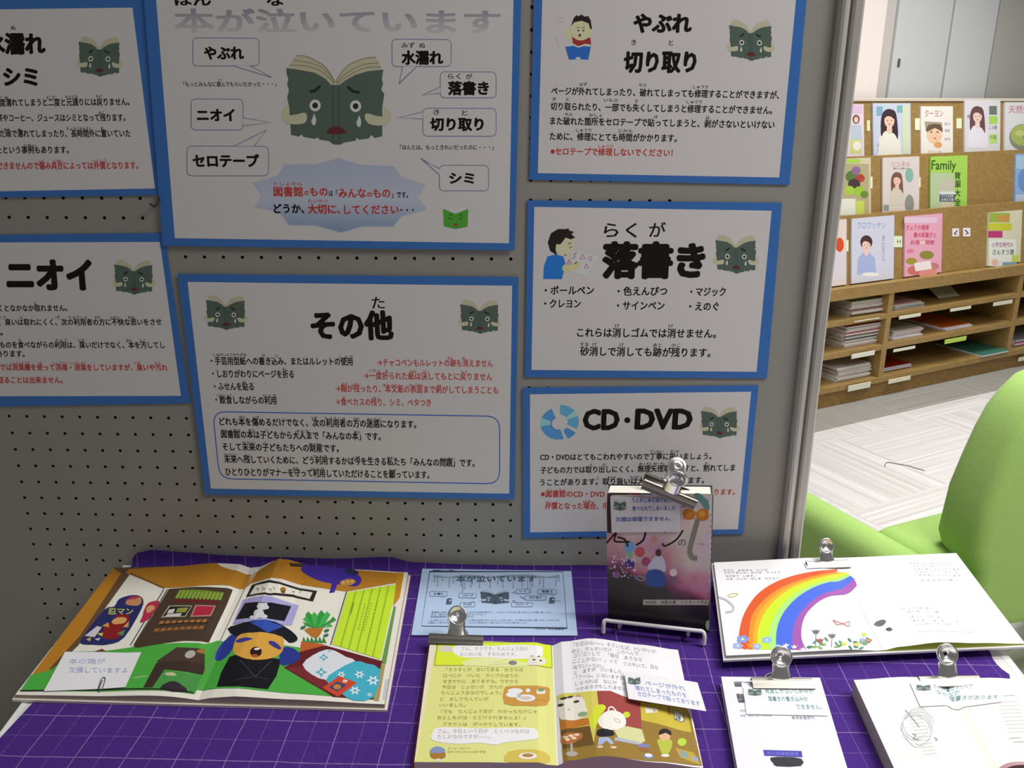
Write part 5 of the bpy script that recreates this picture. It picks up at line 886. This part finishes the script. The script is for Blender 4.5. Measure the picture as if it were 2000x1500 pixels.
def raw_shape(Ar, pts, c):
    Ar.add(Ar.col(c), [Vector((a * Ar.p.W, b * Ar.p.H)) for a, b in pts], [tuple(range(len(pts)))])
raw_shape(A2, [(.3, 1)] + [(.75 + .22 * random.random(), 1 - i * .06) for i in range(13)] + [(.4, .25)] + [(.2 + .2 * random.random(), .3 + i * .07) for i in range(10)], '#e9e5e0'); raw_shape(A2, [(.2, .02), (.9, .02), (.9, .10), (.2, .10)], '#a9c9a6'); A2.build(sp)
A = Art(P, (1150, 870), 3.75, off=.0003); A.lean = True; A.part = 'cover_picture'
A.poly([(126, 344), (906, 354), (880, 1372), (141, 1292)], cover_print(b0, tl))
A.poly([(135, 640), (132, 480), (135, 352), (165, 352), (170, 640)], '#4a3430'); A.poly([(150, 345), (470, 348), (460, 362), (150, 362)], '#4c4a3c'); A.poly([(280, 345), (380, 347), (375, 360), (285, 360)], '#a5566a'); A.poly([(380, 347), (470, 349), (465, 360), (380, 360)], '#6d9aa0')
for x, y, r, c in ((300, 745, 42, '#7fa6d8'), (295, 800, 22, '#7fb894'), (375, 780, 38, '#c4586a'), (420, 850, 34, '#a84a78'), (300, 870, 36, '#4a3a86'), (205, 945, 26, '#8a5a9c'), (620, 930, 28, '#e6d4da'), (480, 690, 26, '#c98f86')): A.ell(x, y, r, r, c)
for i in range(46):
    x, y = random.uniform(160, 350), random.uniform(810, 970); r = random.uniform(3, 9); A.ell(x, y, r, r, random.choice(['#e6d8e8', '#c9b4e0', '#d8c8d4']), n=8)
A.poly([(430, 900), (470, 830), (510, 800), (550, 830), (565, 910), (520, 935)], '#c9c6dc', smooth=3); A.poly([(420, 1000), (425, 930), (480, 905), (550, 930), (560, 1020), (500, 1040), (440, 1025)], '#3a56a0', smooth=3); A.ell(510, 785, 22, 28, '#4a3a3a'); A.line([(340, 965), (370, 955), (415, 975), (380, 990), (340, 968)], 6, '#8fa6cc', smooth=3); A.line([(570, 975), (630, 970), (640, 985), (580, 995)], 5, '#6a7ab0', smooth=3)
A.poly([(765, 360), (810, 350), (870, 400), (910, 420), (905, 465), (860, 475), (810, 410)], '#6f9c9a', smooth=3); A.poly([(680, 430), (740, 410), (765, 425), (700, 455)], '#5a6aa4', smooth=3)
A.poly([(680, 545), (730, 460), (790, 490), (770, 540)], '#c4a0a0'); 
A.ell(733, 502, 48, 42, '#cf7a2e', 8); A.ell(835, 507, 50, 46, '#d5822c', -8); A.ell(828, 500, 24, 24, '#e6a84a'); A.ell(730, 500, 26, 22, '#d88f3c')
A.part = 'title_text'
TI = '#231c1e'
A.line([(130, 715), (200, 640), (190, 700), (300, 705)], 13, TI, smooth=5); A.line([(210, 670), (265, 690), (285, 740)], 14, TI, smooth=5); A.line([(345, 730), (400, 690), (420, 610)], 15, TI, smooth=5); A.line([(540, 715), (560, 735), (640, 690), (690, 620)], 13, TI, smooth=5); A.line([(520, 620), (565, 632)], 13, TI)
A.text('の', 655, 712, 738, 58, TI, -.004); A.line([(800, 535), (765, 660), (740, 770), (760, 820), (795, 825)], 38, '#8e8a84', smooth=6)
A.part = 'award_strip'; A.poly([(397, 1128), (880, 1130), (876, 1168), (397, 1168)], '#c4bdb4'); A.text('2020年　本屋大賞　ノミネート作品', 412, 872, 1160, 26, '#3f3a38', .012)
A.part = 'cover_picture'; A.line([(800, 720), (850, 722)], 5, '#a89a98'); A.part = 'torn_cover_edge'; random.seed(5)
A.poly([(903, 356)] + [(892 - (i % 2) * 9 - random.random() * 8, 380 + i * 36) for i in range(19)] + [(886, 1075), (893, 800)], '#e6e0da')
for i in range(12): y = 500 + i * 42; A.line([(886 + random.random() * 8, y), (893 + random.random() * 6, y + 14)], 4, '#6a5a60')
A.poly([(858, 1300), (866, 1282), (880, 1285), (879, 1345), (868, 1352), (856, 1330)], '#a8c9a4', smooth=2); A.build(e)
PB = P
Q = Patch([P.P(*P.px(1150 + x / 3.75, 870 + y / 3.75), .0016) for x, y in ((168, 632), (672, 628), (668, 395), (158, 372))]); A = card('white note card with three blue handwritten lines on the standing paperback cover', Q, mat('#dfd9e2', .5)); A.at((1150, 870), 3.75); crying(A, 180, 398, 280, 476, False, GPAL)
A.part = 'handwriting'; A.lines([('うさぎに本の角の部分を', 318, 635, 418, 416), ('食べられてしまいました', 320, 635, 478, 474), ('欠損は修理できません…', 200, 632, 558, 550)], 34, '#3c55b5', .01); A.build(A.e)
st = thing('wire_book_stand', 'white wire stand holding up the thick paperback', 'book stand', (b0 + b1) / 2 - Vector((0, 0, .012)))
WW = mat('#e6e4e4', .35, .4); r = .0026; zf = TZ + r + .0012
def ob(a, o, z): p = b0 + ex * ((b1 - b0).length * a) ; return Vector((p.x, p.y, 0)) + bkd * o + Vector((0, 0, z))
fr = -.0105
bm = bmesh.new(); tube(bm, catmull([ob(-.035, fr - .004, zf), ob(-.035, fr - .002, zf + .012), ob(-.02, fr, zf + .0155), ob(.06, fr, zf + .0155), ob(.5, fr, zf + .0155), ob(.86, fr, zf + .0155), ob(.93, fr, zf + .0152), ob(.955, fr - .002, zf + .011), ob(.955, fr - .004, zf)], 6, False), r, 10); obj('front_bar', bm, WW, st)
sa = math.sin(math.radians(ang)); ca = math.cos(math.radians(ang)); off = TH / ca + r + .002
for a in (.12, .80):
    bm = bmesh.new(); tube(bm, [ob(a, fr, zf + .0152), ob(a, fr + .003, zf + .006), ob(a, fr + .02, zf + .0045 - .002), ob(a, off, zf), ob(a, off + .016 * sa / ca, zf + .016), ob(a, off + .13 * sa / ca, zf + .13)], r * .9, 8); obj('side_wire', bm, WW, st)
bm = bmesh.new(); tube(bm, [ob(.12, off + .13 * sa / ca, zf + .13), ob(.80, off + .13 * sa / ca, zf + .13)], r * .9, 8); obj('top_bar', bm, WW, st)
# rainbow book
ZFR, ZBK = TZ + .019, TZ + .040
fl, frr = onz(1418, 1280, ZFR), onz(2001, 1254, ZFR); bl = onz(1394, 1098, ZBK); rn = (frr - fl).cross(bl - fl); br = on_plane(1867, 1081, fl, rn)
hr = [(0, .004), (.42, .006), (.50, .004), (.56, .004), (1, .005)]; hrf = [(0, .004), (.40, .005), (.515, .001), (.58, .006), (.70, .010), (.85, .006), (1, .002)]
A = openbook('rainbow_picture_book', 'open white picture book with a large painted rainbow, right side of the table', [p - Vector((0, 0, .004)) for p in (fl, frr, br, bl)], bulge(hr, hrf), .515, .003, mat('#e6e2e2', .45), mat('#f3f1f4', .45), mat('#f4f3f6', .45), mat('#a5a8a0', .6), mat('#a3b02a', .6)); RB = A.p
A.at((1370, 1060), 3.1746); A.part = 'rainbow'
def wide(L): return [(p.x, p.y) for p in catmull(L, 6, False)]
cv = [wide(L) for L in ([(225, 655), (240, 520), (275, 420), (345, 322), (445, 252), (565, 206), (700, 178), (845, 164)], [(292, 660), (295, 555), (315, 450), (385, 358), (485, 285), (605, 234), (725, 200), (838, 184)], [(352, 662), (350, 555), (385, 450), (455, 360), (550, 290), (670, 238), (770, 212), (900, 186)], [(462, 664), (466, 545), (505, 440), (585, 348), (685, 283), (785, 247), (850, 240), (925, 206)], [(560, 665), (566, 560), (592, 470), (652, 392), (742, 324), (830, 296), (880, 280), (948, 226)], [(650, 666), (622, 600), (622, 520), (652, 440), (722, 370), (800, 332), (905, 318), (965, 266)])]
for a, b, c in zip(cv, cv[1:], ('#dc5a2a', '#f3ae22', '#c6ee22', '#4166de', '#9c52a8')):
    vs = [A.ab(*p) for p in a + b]; N = len(a); A.add(A.col(c), vs, [(i, i + 1, N + i + 1, N + i) for i in range(N - 1)])
N = len(cv[2]); mid = [((a[0] + b[0]) / 2, (a[1] + b[1]) / 2) for a, b in zip(cv[1], cv[2])]
for a, b, c in ((cv[1], mid, '#f0902a'), ([(p[0] * .62 + q[0] * .38, p[1] * .62 + q[1] * .38) for p, q in zip(cv[3], cv[2])], cv[3], '#a5ea7a')):
    vs = [A.ab(*p) for p in a + b]; A.add(A.col(c), vs, [(i, i + 1, N + i + 1, N + i) for i in range(N - 1)])
A.part = 'flower_border'
random.seed(3)
def blossom(x, y, r, c):
    for k in range(5): A.ell(x + r * .7 * math.cos(k * 1.257), y + r * .45 * math.sin(k * 1.257), r * .5, r * .32, c, n=8)
    A.ell(x, y, r * .3, r * .2, '#f0e8a0', n=8)
for x, y, r, c in ((255, 600, 34, '#7f9fe0'), (225, 640, 28, '#9ab4e8'), (405, 605, 30, '#8fb8e8'), (345, 645, 26, '#9ab4e8'), (470, 650, 24, '#a8d0e0')): blossom(x, y, r, c)
A.poly([(270, 635), (250, 615), (285, 630), (300, 610), (295, 640), (315, 665), (285, 655), (262, 668)], '#e0582a'); A.line([(285, 625), (300, 665)], 6, '#f0a030')
for x, y in ((525, 635), (575, 645), (630, 660)): A.poly([(x - 22, y - 6), (x - 6, y), (x, y - 14), (x + 6, y), (x + 22, y - 6), (x + 6, y + 12), (x - 6, y + 12)], '#eceef4')
for x, y, t in ((710, 550, '#6d6a78'), (810, 575, '#7a6a78'), (735, 605, '#a8584e')): A.poly([(x - 26, y - 8), (x - 8, y - 4), (x, y - 12), (x + 8, y - 4), (x + 26, y - 8), (x + 12, y + 16), (x - 12, y + 16)], t); A.line([(x, y + 14), (x - 4, 650)], 4, '#4f7d5a')
for i in range(26):
    x, y = random.uniform(650, 1050), random.uniform(595, 655); A.ell(x, y, 17, 7, random.choice(['#4f8a6a', '#6a9a7a', '#3f7a5c', '#8ab05a']), random.uniform(-50, 50), n=8)
for x, y, c in ((1000, 605, '#7f9fe0'), (1035, 608, '#c86a5a'), (960, 632, '#d8c04a'), (885, 628, '#d0d84a'), (1008, 570, '#b8d84a')): blossom(x, y, 16, c)
A.part = 'bow_drawing'; A.line([(815, 480), (845, 492), (880, 502), (915, 490), (912, 520), (880, 505), (840, 508), (815, 480)], 6, '#c98a86', smooth=3); A.line([(160, 330), (185, 318), (225, 318), (200, 336), (165, 336)], 5, '#c9c070', smooth=3); A.line([(92, 335), (150, 355), (195, 395), (190, 425), (150, 432)], 13, '#bdbac4', smooth=5)
A.part = 'torn_hole'; A.poly([(960, 350), (1060, 325), (1120, 400), (1150, 470), (1210, 560), (1170, 620), (1120, 660)], '#ecebf0'); A.poly([(1068, 512), (1085, 490), (1125, 478), (1145, 488), (1130, 512), (1100, 522)], '#6a6a72', smooth=2); A.poly([(1140, 540), (1165, 525), (1185, 540), (1165, 552)], '#55555e', smooth=2)
A.part = 'page_text'; A.lines([('そらに　おおきな　にじが', 135, 410, 178, 176), ('かかりました。みんな　うっとり', 140, 490, 193, 190), ('ながめて　います。', 150, 330, 214, 213), ('さあ、にじの　はしを　わたろう。', 155, 490, 232, 228)], 13, '#7d7a86', .0)
A.new('page_text'); A.lines([('おはなしと　えをかいたひと', 1290, 1545, 135, 135), ('こどもたちのために　たくさんの', 1300, 1560, 152, 152), ('えほんを　つくっています', 1315, 1600, 170, 172), ('いろとりどりの　せかいを', 1330, 1590, 188, 190), ('えがきつづけています', 1345, 1610, 206, 212), ('おすすめの本', 1360, 1560, 240, 238), ], 12, '#8688ac', .0); A.new('page_text'); A.lines([('にじのえほん', 1245, 1440, 416, 414), ('ぶん・え', 1260, 1480, 436, 436), ('はっこうじょ', 1290, 1480, 466, 466), ('としょしつ', 1310, 1590, 492, 496), ('いんさつ・せいほん', 1330, 1560, 515, 512), ('らくちょう・らんちょうはおとりかえします', 1345, 1690, 560, 562)], 12, '#8688ac', .0); A.build(A.e)
rs = thing('wire_book_rest', 'low white wire rest under the open rainbow picture book', 'book rest', ((fl.x + frr.x) / 2, (fl.y + bl.y) / 2, TZ))
for t in (.2, .75):
    a, b = fl.lerp(frr, t), bl.lerp(br, t); f1, f2 = a.lerp(b, .15), a.lerp(b, .8)
    if f2.x > 1.27: f1, f2 = fl.lerp(frr, .66).lerp(bl.lerp(br, .66), .15), fl.lerp(frr, .66).lerp(bl.lerp(br, .66), .8)
    bm = bmesh.new(); dz = .004 + .0031 + .0026
    tube(bm, [(f1.x, f1.y, TZ + .0036), (f1.x, f1.y, f1.z - dz), (f2.x, f2.y, f2.z - dz), (f2.x, f2.y, TZ + .0036), (f1.x, f1.y, TZ + .0036)], .0024, 8); obj('side_wire', bm, WW, rs)
# white booklet, back cover up
P = Patch(pcs([(1451, 1562), (1673.5, 1562), (1601.5, 1323.5), (1408.5, 1321.5)], TZ + .0135)); e = thing('closed_paperback', 'closed white paperback lying back cover up, with a barcode and a blacked out stamp', 'book', P.P(P.W / 2, P.H / 2, -.0122))
bm = bmesh.new(); sheet(bm, P, -.0108, -.001, s0=.008, s1=.992, t0=.006, t1=.994); obj('page_block', bm, mat('#dcd6d2', .7), e)
bm = bmesh.new(); sheet(bm, P, -.001, 0); sheet(bm, P, -.0118, -.0108); obj('cover', bm, mat('#ecebf2', .35, .4), e)
A = Art(P, (1390, 1250), 3.279, off=.0003); A.part = 'barcode'
for y0, y1, xa in ((268, 300, 143), (345, 378, 158), (380, 402, 166)):
    for i in range(7): x = xa + i * 6.5; A.poly([(x, y0), (x + random.choice((2.5, 4.5)), y0), (x + 12, y1), (x + 7, y1)], '#4a4a56')
A.part = 'small_print'; A.lines([('9784000000000', 190, 330, 278), ('C0093', 180, 225, 460), ('定価：本体一四〇〇円＋税', 185, 385, 492)], 13, '#8a8a98', .0); A.text('東京新書房刊', 515, 660, 510, 22, '#9a96a8', .0)
A.part = 'library_stamp'; A.poly([(330, 705), (575, 712), (582, 752), (338, 742)], '#4a48b0'); A.text('市立図書館蔵書', 355, 560, 738, 22, '#8a86d8', .0, y1=742); A.poly([(375, 755), (470, 750), (575, 762), (572, 808), (420, 810), (395, 790)], '#33343c', smooth=2)
A.part = 'shadow_print'; A.build(e); WB = P
Q = follow(WB, [(1390 + x / 3.279, 1250 + y / 3.279) for x, y in ((222, 480), (745, 490), (672, 312), (200, 305))], .0008); A = card('white note card with green handwriting on the closed white paperback', Q); A.at((1390, 1250), 3.279); crying(A, 228, 312, 325, 360, False, GPAL)
A.part = 'handwriting'; A.lines([('見返しがないため中が', 345, 655, 345, 345), ('落書きの書き込みか', 365, 620, 395, 396), ('できません。', 545, 710, 445, 448)], 32, TEAL, .0); A.build(A.e)
# open cream book, bottom right
h2 = [(0, .018), (.25, .021), (.40, .020), (.455, .012), (.50, .016), (.7, .018), (1, .013)]
A = openbook('scribbled_book', 'thick open cream book with pencil scribbles on its left page, bottom right corner', pcs([(1779, 1572), (2205, 1566), (2040, 1322), (1667.5, 1328)], TZ + .003, .018), bulge(h2), .455, .0025, mat('#b9a894', .5), mat('#efeee6', .6), mat('#ebe9e2', .6), mat('#c9c3b4', .7), mat('#d4cfc2', .7), out=.0); SB = A.p
A.at((1390, 1250), 3.279); A.part = 'pencil_scribble'; random.seed(11)
for k in range(5):
    L = [(1300 + 85 * math.cos(t + k) * (1 + .1 * random.random()) + t * 6, 530 + 95 * math.sin(t + k) * (1 + .1 * random.random()) + 14 * k) for t in np.linspace(0, 5.2, 14)]; A.line(L, 3.4, '#bfbfc9', smooth=3)
for p in ([(1285, 600), (1310, 615), (1290, 630), (1325, 640)], [(1425, 625), (1445, 640), (1430, 645)], [(1240, 450), (1300, 520), (1330, 560)]): A.line(p, 5, '#8f8fa0', smooth=3)
A.part = 'page_text'
for i in range(13): A.line([(1250 + i * 9, 470 + i * 22), (1345 + i * 8, 462 + i * 22)], 2.6, '#cfcdc8')
for i in range(9): x0, y0 = 1830 + i * 9, 400 + i * 24; A.line([(x0, y0), (x0 + 130, y0 - 4)], 2.8, '#cdccc9')
for x, y in ((1868, 358), (1905, 630), (1930, 655)): A.line([(x, y), (x + 75, y - 3)], 5, '#b5b5b4')
A.build(A.e)
Q = follow(SB, [(1390 + x / 3.279, 1250 + y / 3.279) for x, y in ((1335, 432), (1858, 402), (1770, 272), (1268, 280))], .0010); A = card('white note card with teal handwriting on the open cream book', Q); A.at((1390, 1250), 3.279); crying(A, 1305, 285, 1408, 328, False, GPAL)
A.part = 'handwriting'; A.lines([('だれが書きましたか', 1420, 1675, 312, 304), ('なかなか', 1440, 1590, 352, 348), ('落書きがあります', 1520, 1835, 392, 382)], 30, TEAL, .0); A.build(A.e)
# dark red thing at the corner
w = [onz(u, v, TZ + .030) for u, v in ((1952, 1502), (1975, 1490), (2003, 1482))]; cc = onz(2035, 1560, TZ + .0245)
pw = thing('page_weight', 'dark maroon page weight with a pink rim in the bottom right photograph corner', 'page weight', cc); rad = (onz(1975, 1491, TZ + .03) - cc).xy.length
bm = bmesh.new()
def disc(bm, prof, n=40):
    R_ = [[bm.verts.new((cc.x + r_ * math.cos(2 * math.pi * k / n), cc.y + r_ * math.sin(2 * math.pi * k / n), cc.z + z_)) for k in range(n)] for r_, z_ in prof]
    for a, b in zip(R_, R_[1:]):
        for k in range(n): bm.faces.new((a[k], a[(k + 1) % n], b[(k + 1) % n], b[k]))
    bm.faces.new(R_[0][::-1]); bm.faces.new(R_[-1])
disc(bm, [(rad * .8, 0), (rad * .9, .001), (rad * .93, .004), (rad * .88, .007), (rad * .6, .009)]); obj('body', bm, mat('#2a0f14', .3), pw, smooth=True)
bm = bmesh.new(); tube(bm, [(cc.x + rad * .95 * math.cos(2 * math.pi * k / 48), cc.y + rad * .95 * math.sin(2 * math.pi * k / 48), cc.z + .005) for k in range(48)], .0028, 8, True); obj('rim', bm, mat('#b58890', .35), pw)
# bulldog clips
STEEL = mat('#eceae8', .24, .6, metal=1.)
STEEL2 = mat('#8f8b84', .3, .5, metal=1.)
def clip_parts():
    Wd = .034
    def jaw(s):
        pr = [(-.0085, .0005), (-.0065, .0016), (-.004, .0034), (-.001, .0050), (.002, .0056), (.0040, .0050), (.0050, .0032), (.0052, .0005)]
        bm = bmesh.new(); rows = []
        for y, z in pr: rows.append([[bm.verts.new((x, y, s * (z + t))) for t in (0, .0008)] for x in (-Wd, Wd)])
        for a, b in zip(rows, rows[1:]):
            for t in (0, 1): bm.faces.new((a[0][t], a[1][t], b[1][t], b[0][t]))
            for x in (0, 1): bm.faces.new((a[x][0], a[x][1], b[x][1], b[x][0]))
        bm.faces.new((rows[0][0][0], rows[0][1][0], rows[0][1][1], rows[0][0][1])); bm.faces.new((rows[-1][0][0], rows[-1][1][0], rows[-1][1][1], rows[-1][0][1]))
        tube(bm, [(-Wd, -.0086, s * .0011), (Wd, -.0086, s * .0011)], .0010, 8); bmesh.ops.recalc_face_normals(bm, faces=bm.faces[:]); return bm
    def handle(s):                                           # along +y, dish facing +z*s
        bm = bmesh.new(); L = .0225
        pts = [(0, .0125), (.004, .0108), (.010, .0101), (.016, .0100), (L - .006, .0102)]; rows = []
        for y, w in pts:
            ar = [(-w, -.0016), (-w * .6, .0006), (0, .0014), (w * .6, .0006), (w, -.0016)]; rows.append([[bm.verts.new((x, y, s * (z + t))) for x, z in ar] for t in (0, -.0008)])
        for a, b in zip(rows, rows[1:]):
            for t in (0, 1):
                for k in range(4): bm.faces.new((a[t][k], a[t][k + 1], b[t][k + 1], b[t][k]))
            for k in (0, 4): bm.faces.new((a[0][k], a[1][k], b[1][k], b[0][k]))
        n = 32; prof = [(.0020, -.0030), (.0050, -.0026), (.0085, -.0008), (.0100, .0014), (.0110, .0020), (.0120, .0012), (.0122, -.0008), (.0112, -.0012), (.0098, -.0006), (.0085, -.0022), (.0050, -.0040), (.0020, -.0044)]
        R_ = [[bm.verts.new((r_ * math.cos(2 * math.pi * k / n), L + .002 + r_ * math.sin(2 * math.pi * k / n), s * z_)) for k in range(n)] for r_, z_ in prof]
        for i in range(len(R_)):
            a, b = R_[i], R_[(i + 1) % len(R_)]
            for k in range(n): bm.faces.new((a[k], a[(k + 1) % n], b[(k + 1) % n], b[k]))
        bmesh.ops.recalc_face_normals(bm, faces=bm.faces[:]); return bm
    out = []
    for nm, b in (('jaw', jaw(1)), ('jaw', jaw(-1)), ('handle', handle(1)), ('handle', handle(-1))):
        me = bpy.data.meshes.new(nm); b.to_mesh(me); b.free(); me.materials.append(STEEL if nm == 'handle' else STEEL2); me.shade_smooth() if nm == 'handle' else None; out.append((nm, me))
    return out
CP_ = clip_parts(); proto_parts = []
def clip(label, loc, xdir, ydir, a1, a2, gap=.0, sc=1.):
    x = Vector(xdir).normalized(); y = (Vector(ydir) - x * Vector(ydir).dot(x)).normalized(); z = x.cross(y)
    e = thing('bulldog_clip', label, 'clip', (0, 0, 0), 'silver bulldog clips holding the notes'); e.matrix_world = Matrix([[x[i] * sc, y[i] * sc, z[i] * sc, loc[i]] for i in range(3)] + [[0, 0, 0, 1]])
    for i, (nm, me) in enumerate(CP_):
        if len(proto_parts) < 4: o = bpy.data.objects.new(nm, me); proto_parts.append(o)
        else: o = proto_parts[i].copy()
        COL.objects.link(o); o.parent = e; o.matrix_parent_inverse = Matrix()
        s = 1 if i % 2 == 0 else -1; o.location = (0, 0, s * gap)
        if i >= 2: o.rotation_euler = (math.radians(a1 if i == 2 else a2), 0, 0); o.location = (0, .0015, s * (gap + .0054))
    return e
def onp(P, u, v, off=0.): a = P.px(u, v); return P.P(a.x, a.y, off)
c = onp(STORY, 891, 1252) ; clip('silver bulldog clip at the back of the yellow page, in front of the blue flyer', c + Vector((0, 0, -.003)), (1, -.03, 0), (-.0, 1, 0), 50, 8, .0042)
d = PB.P(*PB.px(1306, 966)); xd = PB.P(*PB.px(1355, 985)) - PB.P(*PB.px(1258, 946)); yy = PB.n.cross(xd.normalized())
clip('tilted silver bulldog clip on top of the standing paperback', d - PB.n * .008 + yy * .004, xd, yy, 22, -34, .0095)
c = onp(RB, 1618, 1107); rbx = (RB.c[2] - RB.c[3]); clip('silver bulldog clip at the back edge of the rainbow book, before the green armchair', c - RB.n * .003 + Vector((0, .004, 0)), rbx, (0, 1, .1), 58, -10, .0038, .88)
c = onp(WB, 1527, 1338); clip('silver bulldog clip at the top of the closed white paperback', c - WB.n * .0048, WB.c[2] - WB.c[3], WB.c[3] - WB.c[0], 66, 6, .0058, 1.02)
c = onp(SB, 1853, 1334); clip('silver bulldog clip at the back of the open cream book', c - Vector((0, 0, .0076)), SB.c[2] - SB.c[3], SB.c[3] - SB.c[0], 64, 2, .0085, 1.02)
Q = follow(RB, [(1576, 1112), (1664, 1108.5), (1660, 1099), (1570, 1101)], .0010); A = card('small blank white slip under the clip at the back of the rainbow book', Q); A.part = 'print'; A.parts = {}; A.build(A.e)
for o in SC.objects:
    if o.type == 'MESH' and o.parent is None and 'label' not in o and o.get('kind') is None: print('UNTAGGED', o.name)
